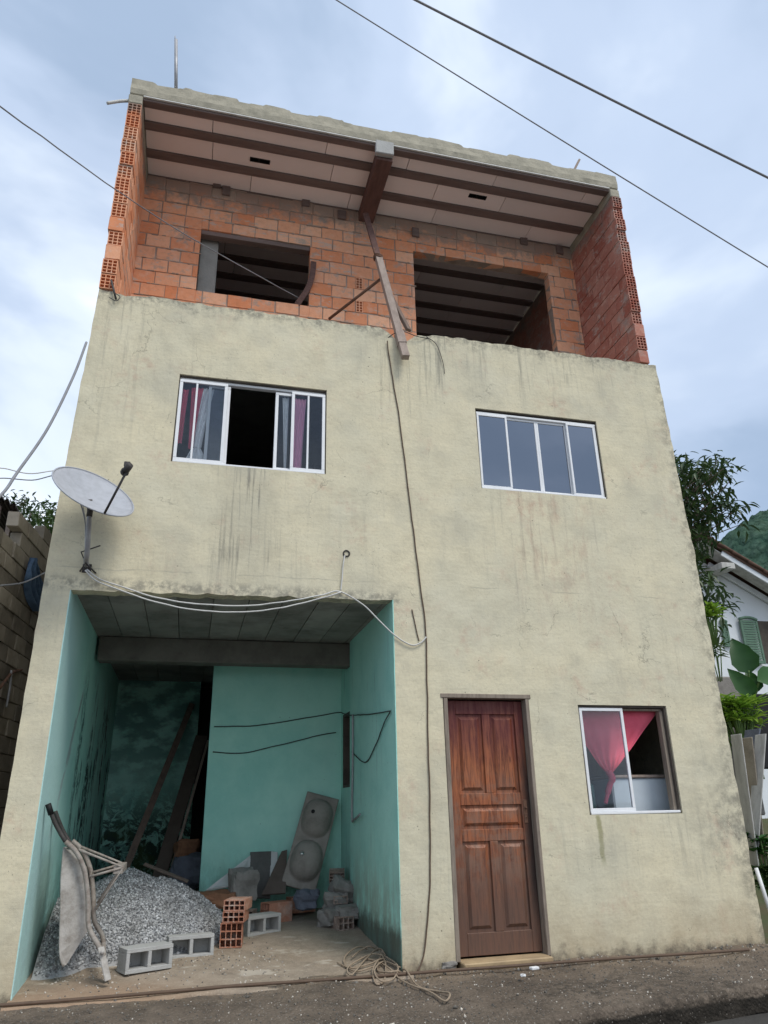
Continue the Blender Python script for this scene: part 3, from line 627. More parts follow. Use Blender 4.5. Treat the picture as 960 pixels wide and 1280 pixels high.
# pale pillar inside the left opening
mb = MB(); mb.bevbox((-.345, BY+.16, 6.11), (-.12, BY+.36, CZ-.03), .006); part(mb, 'inner_pillar', M['concrete'])
mb = MB(); mb.bevbox((-.348, BY+.02, 8.15), (1.078, BY+.12, 8.217), .004); part(mb, 'window_lintel', M['joist'])

# ---------------------------------------------------------------- things on and around the terrace
def thing(mb, name, m, label, cat, **k): return mb.build(name, m, None, label=label, cat=cat, **k)
mb = MB(); beam_between(mb, yp(457, 268, .9), yp(474, 326, .42), .075, .05, roll=.4); thing(mb, 'timber_strut', M['wood_red'], 'short dark timber strut hanging from the cross beam above the long leaning timber', 'timber')
t = empty('leaning_timber', yp(507, 447, -.14), label='long pale square timber leaning over the plaster lip between the two brick openings', cat='timber')
mb = MB(); a = yp(473, 322, .42); b = yp(507, 447, -.13); beam_between(mb, a-t.location, b-t.location, .085, .07, roll=.3); mb.build('post', M['wood_pale'], t)
mb = MB(); d = (b-a).normalized(); c = a.lerp(b, .78)-t.location; beam_between(mb, c, c+d*.2, .10, .085, roll=.3); mb.build('splice_block', M['wood_pale'], t)
mb = MB(); c = a-t.location
for q in range(4):
    pts = [c+Vector((.055*math.cos(w/12*6.283), .045*math.sin(w/12*6.283)-.0, .012*q-.02+.01*math.sin(w))) for w in range(13)]; mb.tube(pts, .011, 6)
mb.tube([c+Vector((-.05, -.03, .0)), c+Vector((-.07, -.04, .07)), c+Vector((-.05, -.04, .11))], .008, 6); mb.build('rope_lashing', M['rust'], t)
mb = MB(); beam_between(mb, yp(487, 368, .22), yp(511, 413, .06), .07, .04, roll=.3); thing(mb, 'timber_offcut', M['wood'], 'dark timber piece tucked behind the lower end of the long pale timber', 'timber')
mb = MB(); mb.tube([yp(411, 399, .92), yp(478, 347, .42)], .018, 8); thing(mb, 'prop_bar', M['rust'], 'thin rusty bar slanting from the leaning timber down to the brick parapet', 'bar')
mb = MB(); pts = smooth([yp(392, 327, BY-.03), yp(390, 345, BY-.05), yp(384, 362, BY-.03), yp(371, 381, BY+.01)]); 
for i in range(len(pts)-1): beam_between(mb, pts[i], pts[i+1]+(pts[i+1]-pts[i])*.1, .075, .02, up=Vector((0, 1, 0)))
thing(mb, 'warped_board', M['wood_red'], 'curved dark brown board stuck upright at the right edge of the smaller brick opening', 'board')
mb = MB(); mb.tube([yp(220, 112, .12), yp(220, 50, .12)], .022, 8); mb.tube([yp(218.5, 50, .12), yp(219, 45, .12)], .006, 5); thing(mb, 'rebar_post', M['galv'], 'grey metal bar standing upright on the roof slab near its left end', 'bar')
mb = MB(); mb.tube(smooth([yp(164, 126, .05), yp(150, 126.5, .02), yp(134, 129, -.02)]), .018, 8); thing(mb, 'bent_rod', M['whitetrim'], 'pale bent rod poking sideways out of the upper left brick wall', 'bar')
mb = MB(); beam_between(mb, yp(714, 220, .25), yp(724, 200, .25), .045, .03); thing(mb, 'wood_stub', M['wood_pale'], 'short pale wooden stub sticking up from the right part of the roof edge', 'timber')
mb = MB(); mb.tube([yp(139, 350, -.02), yp(142, 362, -.03), yp(145, 374, -.03)], .011, 6); mb.tube(smooth([yp(137, 372, -.02), yp(145, 376, -.04), yp(150, 371, -.03), yp(143, 366, -.03)]), .005, 5); thing(mb, 'iron_hook', M['darkmetal'], 'small dark iron hook at the foot of the left brick wall', 'hook')

# curtains and things behind the windows
def curtain(name, m, pts_top, pts_bot, y, label, n=26, amp=.009, folds=5, m2=None, **k):
    mb = MB(); (a0, a1, za), (b0, b1, zb) = pts_top, pts_bot; vs = []; fs = []; rows = 14
    for j in range(rows+1):
        t_ = j/rows; e_ = t_**.8
        for i in range(n+1):
            u = i/n; x = (a0+(a1-a0)*u)*(1-e_)+(b0+(b1-b0)*u)*e_; z = za+(zb-za)*t_
            vs.append((x, y+amp*math.sin(u*folds*6.283+2*t_)+.004*noise.noise(Vector((u*5, t_*4, y))), z))
    for j in range(rows):
        for i in range(n): a = j*(n+1)+i; fs.append((a, a+1, a+n+2, a+n+1))
    mb.add(vs, fs, smooth=True); return thing(mb, name, m, label, 'curtain', **k)
curtain('curtain', M['pink'], (-.355, -.275, 5.16), (-.355, -.30, 4.55), .088, 'narrow red pink curtain strip at the far left of the upper left window', folds=2)
curtain('curtain', M['pink'], (-.25, -.13, 5.2), (-.235, -.19, 4.5), .095, 'red pink curtain gathered beside the white patterned one in the upper left window', folds=3)
curtain('curtain', M['whitecloth'], (-.13, -.02, 5.2), (-.19, -.11, 4.52), .088, 'white patterned curtain pulled together left of the open gap, upper left window', folds=3)
curtain('curtain', M['whitecloth'], (-.19, -.12, 4.52), (-.27, -.03, 4.33), .090, 'flared white tail of the tied curtain at the bottom of the upper left window', folds=3)
curtain('curtain', M['whitecloth'], (.675, .745, 5.2), (.715, .74, 4.33), .095, 'thin white patterned curtain right of the open gap, upper left window', folds=2)
curtain('curtain', M['rose'], (.79, .93, 5.2), (.785, .89, 4.34), .092, 'rose pink curtain hanging behind the right sash of the upper left window', folds=4)
# ground floor: knotted pink curtain
mb = MB(); vs = []; fs = []; rows = 20; n = 30
zt = 2.04
for j in range(rows+1):
    t_ = j/rows
    for i in range(n+1):
        u = i/n; kx, kz = 3.99, 1.42; x0_ = 3.63+.99*u; side = abs(u-.36); zz = zt+(kz-zt)*t_; x_ = x0_+(kx-x0_)*min(1, t_**(1.5-.35*u))
        x_ += .05*(1-t_)*0; zz -= .22*math.sin(math.pi*u)*t_*(1-t_)
        vs.append((x_, .17+.018*math.sin(u*40)*t_+.012*math.sin(t_*9+u*5)+.06*t_*(1-t_), zz))
for j in range(rows):
    for i in range(n): a = j*(n+1)+i; fs.append((a, a+1, a+n+2, a+n+1))
mb.add(vs, fs, smooth=True)
mb.tube(smooth([(3.98, .17, 1.46), (4.0, .15, 1.40), (3.97, .16, 1.33), (3.93, .16, 1.24), (3.90, .16, 1.17)]), [.03]+[.035]*8+[.028]*8+[.02]*7+[.015]*0+[.015], 8)
thing(mb, 'curtain', M['pink'], 'pink red curtain knotted into a V in the ground floor window', 'curtain')
t = empty('refrigerator', (4.35, .55, -.03), label='pale blue enamel appliance standing inside the open half of the ground floor window', cat='appliance')
mb = MB(); mb.bevbox((-.27, -.25, 0), (.37, .3, 1.43), .015); mb.build('body', M['fridge'], t)
mb = MB(); mb.bevbox((-.29, -.27, 1.432), (.39, .3, 1.46), .006); mb.build('top', M['wood_pale'], t)
t = empty('cupboard', (3.75, .55, -.03), label='dark green cupboard behind the glass, left of the pale appliance', cat='cupboard')
mb = MB(); mb.bevbox((-.25, -.24, 0), (.14, .3, 1.38), .01); mb.build('body', M['greenbox'], t)

# ---------------------------------------------------------------- satellite dish
tocam = (CP-yp(117, 615, -.42)).normalized(); dcn = yp(117, 615, -.42)
nrm = (tocam*.24+(CR*.48+CU*.88)*.95).normalized()
t = empty('satellite_dish', (-1.0, 0, 3.18), label='grey satellite dish on a bent pole above the left corner of the garage', cat='satellite dish'); tl = t.location
ax = nrm; ux = Vector((0, 0, 1)).cross(ax).normalized(); uy = ax.cross(ux)
mb = MB(); vs = []; fs = []; rg = 10; sg = 40; Rd = .375
for side in (0, 1):
    for j in range(rg+1):
        r_ = Rd*j/rg; h = .085*(r_/Rd)**2-.075
        for k in range(sg):
            w = 6.28318*k/sg; vs.append(dcn-tl+ux*(r_*math.cos(w)*.95)+uy*(r_*math.sin(w))+ax*(h-(.007 if side else 0)))
    o_ = side*(rg+1)*sg
    for j in range(rg):
        for k in range(sg): fs.append((o_+j*sg+k, o_+j*sg+(k+1) % sg, o_+(j+1)*sg+(k+1) % sg, o_+(j+1)*sg+k))
for k in range(sg): a = rg*sg+k; b = rg*sg+(k+1) % sg; c = (rg+1)*sg; fs.append((a, b, b+c, a+c))
mb.add(vs, fs, smooth=True)
rim = [dcn-tl+ux*(Rd*math.cos(6.28318*k/40)*.95)+uy*(Rd*math.sin(6.28318*k/40))+ax*.009 for k in range(41)]; mb.tube(rim, .007, 6)
mb.build('reflector', M['dish'], t)
back = dcn-ax*.09-tl; mb = MB()
pole = smooth([Vector((-1.0, -.02, 3.21))-tl, Vector((-1.0, -.10, 3.24))-tl, yp(109, 690, -.2)-tl, yp(112, 643, -.34)-tl]); mb.tube(pole, .022, 10); mb.build('pole', M['galv'], t)
mb = MB(); mb.bevbox((-.035, -.012, -.03), (.04, 0, .05), .003); mb.tube([Vector((-.05, -.008, -.02)), Vector((0, -.1, .03)), Vector((.08, -.008, -.03))], .008, 6); mb.tube([Vector((0, -.008, .03)), Vector((-.06, -.03, .15)), Vector((.1, -.09, .2))], .007, 6); mb.build('wall_bracket', M['darkmetal'], t)
mb = MB(); mb.tube([pole[-1]-Vector((0, 0, .02)), pole[-1]+Vector((0, 0, .03)), back+ax*.01], .026, 8); mb.build('tilt_bracket', M['darkmetal'], t)
def proj(p): q = p-CP; return (CR.dot(q)/CF.dot(q)*FPX+480, 640-CU.dot(q)/CF.dot(q)*FPX)
a0 = min([v+tl for v in rim], key=lambda v: (proj(v)[0]-134)**2+(proj(v)[1]-639)**2); a1 = yp(159, 588, a0.y-.16); mb = MB(); mb.tube([a0-tl, a1-tl], .011, 6); mb.build('feed_arm', M['darkmetal'], t)
mb = MB(); q = a1-tl; d = (dcn-a1).normalized(); mb.tube([q+Vector((-.01, 0, .03))-d*.05, q+d*.03], [.03, .03], 10); mb.tube([q+d*.03, q+d*.055], [.038, .03], 10); mb.bevbox(tuple(q+Vector((-.03, -.02, .03))), tuple(q+Vector((.02, .03, .075))), .005); mb.build('receiver_head', M['darkmetal'], t)

# ---------------------------------------------------------------- cables
def cable(pts, r, m, label, name='cable', sm=True, n=7):
    mb = MB(); pts = smooth(pts, 8) if sm else pts
    if sm: pts = [p+Vector((noise.noise(p*6), 0, noise.noise(p*6+Vector((9, 9, 9)))))*(.006 if r < .01 else 0) for p in pts]
    mb.tube(pts, r, n); return thing(mb, name, m, label, 'cable')
Yc = -.02
cable([yp(108, 712, -.05), yp(125, 724, -.04), yp(160, 736, Yc), yp(200, 748, Yc), yp(250, 755, Yc), yp(300, 757, Yc), yp(350, 753, Yc), yp(400, 744, Yc), yp(424, 739, Yc), yp(455, 757, Yc), yp(480, 782, Yc), yp(500, 799, Yc), yp(515, 806, Yc), yp(526, 803, Yc), yp(533, 796, Yc)], .0068, M['cable_white'], 'white cable swagged across the top of the garage opening, upper of the two strands')
cable([yp(106, 713, -.05), yp(122, 727, -.05), yp(160, 741, -.03), yp(200, 754, -.03), yp(250, 763, -.03), yp(300, 765, -.03), yp(350, 760, -.03), yp(400, 748, -.03), yp(426, 740, -.03)], .0068, M['cable_white'], 'white cable swagged below its twin from the dish bracket, lower of the two strands')
cable([yp(431, 694, -.005), yp(430, 700, -.02), yp(428, 715, Yc), yp(426, 738, Yc)], .006, M['cable_white'], 'short white cable dropping from the round hole in the plaster')
mb = MB(); c = yp(433, 692, 0)
for k in range(16):
    w0 = k/16*6.283; w1 = (k+1)/16*6.283; mb.tube([c+Vector((.03*math.cos(w0), -.004, .03*math.sin(w0))), c+Vector((.03*math.cos(w1), -.004, .03*math.sin(w1)))], .008, 5)
thing(mb, 'cable_grommet', M['darkmetal'], 'round dark rimmed cable hole in the plaster above the garage', 'cable hole')
cable([yp(484, 426, -.02), yp(487, 450, -.012), yp(500, 530, -.01), yp(515, 650, -.01), yp(524, 720, -.012), yp(530, 765, -.01), yp(533, 800, -.012), yp(534, 860, -.01), yp(536, 960, -.012), yp(538, 1050, -.01), yp(536, 1130, -.01), yp(530, 1190, -.02), yp(522, 1214, -.05)], .0065, M['cable_brown'], 'thin brown cord running down the whole facade between garage and door')
cable([yp(515, 762, -.008), yp(520, 785, -.008), yp(524, 801, -.008)], .005, M['cable_brown'], 'tiny brown wire stub on the plaster beside the long cord')
cable([yp(533, 421, .0), yp(545, 430, -.02), yp(553, 450, -.015), yp(556, 467, -.012)], .004, M['cable_dark'], 'thin dark wire curling over the plaster lip right of the timber')
cable([yp(480, 425, .02), yp(500, 414, -.04), yp(520, 420, -.04), yp(535, 423, .0)], .005, M['cable_dark'], 'dark wire looped round the foot of the long pale timber', )
# wire from the street into the brick opening
A = yp(0, 133, -2.0); B = yp(145, 237, -.35); Cc = yp(240, 298, .35); D = yp(376, 374, BY+.02)
cable([A+(A-B)*1.6, A, B, Cc, D], .0065, M['cable_grey'], 'thin wire crossing the sky at left and running into the smaller brick opening')
# heavy twisted service cable at left
E_ = [yp(-60, 672, -1.4), yp(0, 620, -1.1), yp(22, 590, -.9), yp(60, 535, -.6), yp(92, 470, -.3), yp(108, 428, -.02)]
cable(E_, .012, M['cable_grey'], 'thick grey service cable rising to the left edge of the house')
cable([yp(-50, 590, -.6), yp(0, 585, -.4), yp(35, 592, -.3), yp(84, 592, -.2), yp(105, 640, -.1), yp(107, 705, -.06)], .005, M['cable_white'], 'thin pale wire reaching the dish from the left, upper one')
cable([yp(-50, 606, -.5), yp(0, 598, -.35), yp(40, 600, -.25), yp(84, 597, -.18), yp(106, 650, -.1), yp(108, 708, -.05)], .005, M['cable_grey'], 'thin grey wire reaching the dish from the left, lower one')
def over(a, b, Y, r, lab, s=.0):
    a = yp(a[0], a[1], Y); b = yp(b[0], b[1], Y); d = b-a; cable(sag(a-d*1.2, b+d*1.2, s, 24), r, M['cable_grey'], lab, sm=False)
over((540, 0), (960, 212), -1.5, .0135, 'thick overhead cable crossing the upper right sky', .16)
over((435, 0), (960, 325), -1.0, .0075, 'thin overhead wire crossing the sky below the thick cable', .14)
# garage wiring
g0 = 2.735
cable([yp(268, 908, g0), yp(320, 907, g0), yp(380, 898, g0), yp(421, 891, g0), xp(429, 892, 1.822), xp(434.5, 893, 1.82), xp(438, 894, 1.782), xp(460, 893, 1.78), xp(488, 889, 1.78)], .006, M['cable_dark'], 'dark wire across the teal partition, upper one')
cable([yp(266, 940, g0), yp(305, 941, g0), yp(350, 931, g0), yp(400, 919, g0), yp(420, 916, g0)], .006, M['cable_dark'], 'dark wire sagging across the teal partition, lower one')
cable([xp(488, 890, 1.78), xp(480, 905, 1.78), xp(468, 935, 1.78), xp(456, 953, 1.78), xp(440, 940, 1.78)], .006, M['cable_dark'], 'dark wire looping down the right teal wall of the garage')
cable([xp(441, 893, 1.775), xp(441, 950, 1.775), xp(440, 1020, 1.775), xp(443, 1024, 1.76), xp(450, 1018, 1.74)], .012, M['galv'], 'grey conduit with a hooked end on the right teal wall')
# pipe along the foot of the facade
pts = [zp(x, y, -.035) for x, y in ((-30, 1259), (100, 1249), (230, 1238), (300, 1232), (420, 1224), (550, 1214), (620, 1209), (700, 1203), (800, 1196), (880, 1191), (936, 1187))]
cable(pts, .012, M['cable_brown'], 'long dark hose lying on the ground along the foot of the facade', name='hose')

# ---------------------------------------------------------------- pavement, street, land
def kedge(x): return -1.66+.154*(x-1.63)+.02*noise.noise(Vector((x*3, 5, 0)))+.012*noise.noise(Vector((x*14, 5, 0)))
def pz(x, y):
    s = -.06-.01*max(0, -y); s += .03*noise.noise(Vector((x*1.3, y*1.3, 4)))+.010*noise.noise(Vector((x*6, y*6, 4)))+.006*noise.noise(Vector((x*22, y*22, 4)))
    if x < 1.6: s -= .05*min(1, (1.6-x)/1.0)*min(1, max(0, (-y-.5)/.8))
    if y > 0: s -= .1*min(1, y*4)
    return s
sheet('pavement', M['pave'], -7, 12, 0, .35, 760, 76, pz, kind='structure', edge=kedge, skirt=.17)
mb = MB(); mb.box((-400, -400, -.6), (400, 500, -.235)); mb.build('street', M['asphalt'], kind='structure')
def lz(x, y):
    b = .35*max(0, y-.6) if x < 0 else .12*max(0, y-.8)
    b = min(b, 9)+.15*noise.noise(Vector((x*.4, y*.4, 0))); return b-.25
mb = MB()
sheet('hillside_left', M['land'], -40, -1.4, .8, 60, 60, 60, lambda x, y: lz(x, y)-.3, kind='structure')
sheet('hillside_right', M['land'], 5.32, 60, .35, 60, 70, 60, lambda x, y: .0+.2*min(8, max(0, y-2))+.1*noise.noise(Vector((x*.5, y*.5, 0)))-.2, kind='structure')
# forested hill far right
def hill(name, cx, cy, rx, ry, h, seed, nx=260, ny=160):
    mb = MB(); vs = []; fs = []
    for j in range(ny+1):
        for i in range(nx+1):
            u = -1+2*i/nx; v = -1+2*j/ny; d = max(0, 1-(u*u+v*v)); x = cx+rx*u; y = cy+ry*v
            z = h*d**.8*(1+.25*noise.noise(Vector((u*2.5, v*2.5, seed))))+(2.6*abs(noise.noise(Vector((x*.16, y*.16, seed))))+2.2*abs(noise.noise(Vector((x*.4, y*.4, seed)))))*min(1, d*8)-1
            vs.append((x, y, z))
    for j in range(ny):
        for i in range(nx): a = j*(nx+1)+i; fs.append((a, a+1, a+nx+2, a+nx+1))
    mb.add(vs, fs, smooth=True); mb.build(name, M['hill'], kind='structure')
hp = yp(1010, 628, 150); hill('forested_hill', hp.x+6, 165, 62, 70, hp.z*1.02, 3.3)
# scattered pebbles
mb = MB()
def stone(mb, p, s, c):
    bm = MB(); vs = []
    for q in ((1, 0, 0), (-1, 0, 0), (0, 1, 0), (0, -1, 0), (0, 0, 1), (0, 0, -1)): vs.append(Vector(q)*s*R.uniform(.6, 1.25))
    E2 = Matrix.Rotation(R.uniform(0, 6), 4, Vector((R.uniform(-1, 1), R.uniform(-1, 1), R.uniform(-1, 1)+.01)).normalized())
    vs = [E2@v+p for v in vs]; mb.add(vs, [(0, 2, 4), (2, 1, 4), (1, 3, 4), (3, 0, 4), (2, 0, 5), (1, 2, 5), (3, 1, 5), (0, 3, 5)], c)
for k in range(4200):
    x = R.uniform(-2.2, 5.2); y = -R.random()**1.0*1.9
    if y < kedge(x)+.03: continue
    s = R.uniform(.003, .009)*(1 if R.random() < .95 else 1.9); stone(mb, Vector((x, y, pz(x, y)+s*.3)), s, (R.random()**1.6 if R.random() < .45 else 0)*1.0)
for k in range(330):
    x = R.uniform(-1.3, 5.2); y = -abs(R.gauss(.02, .13))-.01; s = R.uniform(.005, .016)
    if x < 1.8 and x > -1.1: continue
    stone(mb, Vector((x, y, pz(x, y)+s*.2)), s, R.random()*.5)
for k in range(500):
    x = R.uniform(-1.05, .9); y = R.gauss(.6, .4)
    if y < -.2: continue
    s = R.uniform(.005, .011); stone(mb, Vector((x, y, fz(x, y)+s*.3)), s, R.random())
mb.build('pebbles', M['pebble'], label='small loose stones scattered over pavement and garage floor', kind='stuff')

# ---------------------------------------------------------------- gravel heap
def heap(x, y):
    def bumpf(cx, cy, rx, ry, h):
        d = math.sqrt(((x-cx)/rx)**2+((y-cy)/ry)**2); return h*(1-d**1.35) if d < 1 else 0
    return (lambda h: h+min(1, h*6)*(.03*noise.noise(Vector((x*5, y*5, 0)))+.05*noise.noise(Vector((x*2, y*2, 7)))) )(max(bumpf(-.50, 1.95, 1.05, 1.25, .60), bumpf(-.18, 1.9, .80, .9, .53), bumpf(-1.0, 1.35, .45, .9, .46)))
mb = MB(); vs = []; fs = []; nx = ny = 90
for j in range(ny+1):
    for i in range(nx+1):
        x = -1.07+1.75*i/nx; y = .3+2.9*j/ny; h = heap(x, y); vs.append((x, y, fz(x, y)-.035+h+.008*noise.noise(Vector((x*40, y*40, 0)))))
for j in range(ny):
    for i in range(nx): a = j*(nx+1)+i; fs.append((a, a+1, a+nx+2, a+nx+1))
mb.add(vs, fs, .45)
k = 0
while k < 22000:
    x = R.uniform(-1.06, .66); y = R.uniform(.32, 3.1); h = heap(x, y); 
    if h < .035+R.random()*.03: k += .15; continue
    s = R.uniform(.006, .013)*(1.5 if R.random() < .12 else 1); stone(mb, Vector((x, y, fz(x, y)-.03+h+s*.35)), s, R.random()**1.2); k += 1
thing(mb, 'gravel_heap', M['gravel'], 'heap of grey crushed stone piled in the left of the garage', 'gravel heap')

# ---------------------------------------------------------------- wheelbarrow, stood up on its nose against the left wall
t = empty('wheelbarrow', (-.7, .4, 0), label='cement crusted wheelbarrow stood up on its nose in front of the gravel', cat='wheelbarrow'); tl = t.location
def L(px, py, Y): return yp(px, py, Y)-tl
WD = ray(100, 1085); WD = Vector((WD.x, WD.y, WD.z*.7)).normalized()
mb = MB()
rimN = [L(80, 1060, .30), L(77, 1095, .30), L(76, 1140, .30), L(75, 1190, .30), L(79, 1207, .32)]     # near rim
rimF = [v+WD*.58+Vector((.015, 0, 0)) for v in rimN]
botN = [L(84, 1062, .36), L(106, 1085, .36), L(112, 1140, .36), L(109, 1163, .36), L(82, 1206, .34)]
botF = [v+WD*.40+Vector((.015, 0, 0)) for v in botN]
rows = [rimN, botN, botF, rimF]; vs = []; fs = []; off = Vector((.006, -.004, 0))
for lay in (0, 1):
    for r_ in rows:
        for v in r_: vs.append(v+off*lay)
for lay in (0, 1):
    for a in range(3):
        for b in range(4): i0 = lay*20+a*5+b; fs.append((i0, i0+1, i0+6, i0+5))
for b in range(4): fs.append((b, b+1, b+21, b+20)); fs.append((15+b, 16+b, 36+b, 35+b))
mb.add(vs, fs); 
for r_ in (rimN, rimF): mb.tube(smooth(r_, 4), .009, 6)
mb.tube([rimN[0], rimF[0]], .009, 6); mb.tube([rimN[-1], rimF[-1]], .009, 6)
mb.build('tray', M['barrow'], t)
fr = [L(82, 1052, .27), L(96, 1066, .27), L(106, 1090, .27), L(110, 1125, .27), L(111, 1158, .26), L(122, 1180, .22), L(130, 1195, .2)]
mb = MB(); mb.tube(smooth(fr, 6), .019, 8); fr2 = [v+WD*.46+Vector((.045, 0, .01)) for v in fr[:-1]]+[fr[-1]+WD*.12]; mb.tube(smooth(fr2, 6), .019, 8); mb.build('frame', M['barrowframe'], t)
for s_, lab in ((0, 0), (1, 1)):
    d = (WD*.46+Vector((.045, 0, -.03)))*s_; mb = MB(); mb.tube(smooth([fr[0]+d, L(72, 1035, .26)+d, L(66, 1022, .24)+d, L(60, 1006, .22)+d], 5), .017, 8); mb.build('handle', M['darkmetal'], t)
mb = MB(); mb.tube([L(64, 1018, .235), L(60, 1005, .22)], .023, 10); mb.build('hand_grip', M['black'], t)
for s_ in (0, 1):
    d = (WD*.42+Vector((.02, 0, .02)))*s_; mb = MB(); tip = L(154, 1084, .28)+d; mb.tube([L(98, 1062, .27)+d, tip, L(119, 1137, .27)+d], .011, 7); mb.tube([L(112, 1096, .27)+d, tip], .010, 7); mb.build('leg', M['barrowframe'], t)
mb = MB(); mb.bevbox(tuple(L(141, 1093, .28)), tuple(L(154, 1082, .28)+Vector((0, .46, 0))), .004); mb.build('leg_brace', M['barrowframe'], t)
mb = MB(); beam_between(mb, L(126, 1184, .2), L(135, 1226, .14), .055, .014, roll=.2); beam_between(mb, L(126, 1184, .33), L(135, 1224, .27), .055, .014, roll=.2); mb.tube([L(128, 1190, .14), L(128, 1190, .38)], .016, 8); mb.build('wheel_fork', M['barrow'], t)

# ---------------------------------------------------------------- concrete blocks and bricks
def place(o, p, rz): o.location = p; o.rotation_euler = (0, 0, rz); return o
def cblock(c, rz, label, rx=0):
    mb = MB(); Lx, D, Hh, w = .39, .19, .175, .03
    mb.bevbox((-Lx/2, 0, 0), (Lx/2, D, w), .003); mb.bevbox((-Lx/2, 0, Hh-w), (Lx/2, D, Hh), .003)
    for q in (-Lx/2, -w/2, Lx/2-w): mb.bevbox((q, .001, w), (q+w, D-.001, Hh-w), .003)
    mb.box((-Lx/2+w, D-.03, w), (-w/2, D-.005, Hh-w)); mb.box((w/2, D-.03, w), (Lx/2-w, D-.005, Hh-w))
    o = mb.build('concrete_block', M['block'], label=label, cat='block', group='hollow concrete blocks on the garage floor'); o.location = c; o.rotation_euler = (rx, 0, rz); return o
p = zp(156, 1219, -.01); q = zp(207, 1201, -.0); 
def ang(a, b): return math.atan2((b-a).y, (b-a).x)
r1 = .42
cblock(p+Vector((.195*math.cos(r1), .195*math.sin(r1), 0)), r1, 'pale hollow concrete block nearest the wheelbarrow')
p2 = zp(210, 1199, .01); r2 = .12; cblock(p2+Vector((.19*math.cos(r2), .19*math.sin(r2), -.01)), r2, 'pale hollow concrete block between its twin and the terracotta stack', rx=-.05)
p3 = zp(311, 1172, .04); cblock(p3+Vector((.18*math.cos(.5), .18*math.sin(.5), 0)), .5, 'grey hollow concrete block behind the terracotta stack')
def cbrick(c, rz, size, nx, nz, label, m='brick_loose', rx=0, ry=0):
    w_, l_, h_ = size; mb = MB(); hollow(mb, (-w_/2, 0, 0), (w_/2, l_, h_), 1, nx, nz, .008, R.random()); o = mb.build('hollow_brick', M[m], label=label, cat='brick', group='loose hollow clay bricks in the garage'); o.location = c; o.rotation_euler = (rx, ry, rz); return o
b0 = zp(288, 1185, .02); rz = -.12
cbrick(b0+Vector((0, 0, 0)), rz, (.20, .24, .2), 4, 3, 'terracotta brick at the bottom of the small stack')
cbrick(b0+Vector((.012, -.01, .203)), rz-.12, (.20, .27, .09), 4, 2, 'terracotta brick in the middle of the small stack')
cbrick(b0+Vector((.015, .0, .296)), rz-.2, (.20, .28, .09), 4, 2, 'terracotta brick on top of the small stack')
b1 = yp(331, 1136, 2.1); cbrick(Vector((b1.x, b1.y, fz(b1.x, 2.1))), -1.1, (.17, .29, .19), 3, 3, 'orange clay brick lying in front of the grey boards')
b2 = yp(318, 1134, 2.0); cbrick(Vector((b2.x-.08, b2.y, fz(b2.x, 2.)+.0)), -.3, (.14, .2, .14), 3, 3, 'small dusty clay brick between concrete lump and orange brick', 'brick_dusty')
b3 = yp(361, 1128, 2.45); cbrick(Vector((b3.x, b3.y, fz(b3.x, 2.45)+.02)), -1.35, (.18, .28, .15), 3, 3, 'orange clay brick under the bottom edge of the sink')
# rubble at right
def rock(name, c, s, m, label, cat='rubble', seed=1, rot=0, sq=.6, parent=None):
    bm = bmesh.new(); bmesh.ops.create_cube(bm, size=2); bmesh.ops.subdivide_edges(bm, edges=bm.edges[:], cuts=5, use_grid_fill=True)
    for v in bm.verts:
        p = v.co.copy(); sp_ = p.normalized()*1.25; p = p.lerp(sp_, 1-sq); n_ = noise.noise(p*1.1+Vector((seed, seed*2, 0)))*.38+noise.noise(p*3.1+Vector((seed, 0, 0)))*.12; p *= 1+n_
        v.co = Vector((p.x*s[0], p.y*s[1], p.z*s[2]))
    me = bpy.data.meshes.new(name); bm.to_mesh(me); bm.free(); me.materials.append(m); a = me.attributes.new('tint', 'FLOAT', 'FACE')
    o = bpy.data.objects.new(name, me); COL.objects.link(o); o.location = c; o.rotation_euler = rot if isinstance(rot, tuple) else (0, 0, rot)
    if parent: o.parent = parent
    else: setp(o, label, cat)
    return o
def at(px, py, Y, dz=0): p = yp(px, py, Y); return p+Vector((0, 0, dz))
rock('rubble_slab', at(430, 1112, 1.95), (.135, .10, .085), M['rubble'], 'tilted grey mortar slab on top of the rubble by the right wall', seed=2, rot=(.35, .25, .2), sq=.8)
rock('rubble_chunk', at(414, 1146, 1.75), (.10, .11, .075), M['rubble'], 'grey mortar chunk at the left of the rubble by the right wall', seed=5, rot=.5)
rock('rubble_chunk', at(437, 1140, 1.7), (.13, .10, .06), M['rubble'], 'flat dusty mortar chunk between the two broken bricks', seed=8, rot=.1)
rock('rubble_chunk', at(450, 1128, 1.9), (.07, .10, .08), M['rubble'], 'small grey chunk touching the right garage wall', seed=9)
rock('rubble_chunk', at(404, 1156, 1.8), (.06, .05, .03), M['rubble'], 'small flat grey piece at the left foot of the rubble', seed=12)
rock('rubble_chunk', at(420, 1128, 1.9), (.12, .10, .10), M['rubble'], 'dusty grey lump under the tilted mortar slab', seed=21)
bb = at(428, 1166, 1.55); cbrick(Vector((bb.x+.04, bb.y, fz(bb.x, 1.55))), .25, (.17, .2, .12), 3, 2, 'broken dusty brick at the front of the rubble', 'brick_dusty')
bb = at(426, 1130, 1.78); cbrick(bb, .1, (.15, .16, .075), 4, 2, 'dusty brick end showing in the middle of the rubble', 'brick_dusty')
bb = at(421, 1104, 2.2); cbrick(bb, -.2, (.17, .16, .11), 4, 3, 'dusty clay brick sticking up behind the rubble', 'brick_dusty', rx=.2)
rock('concrete_lump', at(303, 1107, 2.25), (.125, .10, .155), M['rubble'], 'upright lump of grey concrete in front of the boards', 'concrete lump', seed=15, rot=.4, sq=.85)
rock('red_earth_clod', at(268, 1120, 2.2, -.03), (.22, .16, .07), M['earth'], 'small mound of red brown earth beside the gravel', 'earth', seed=3)
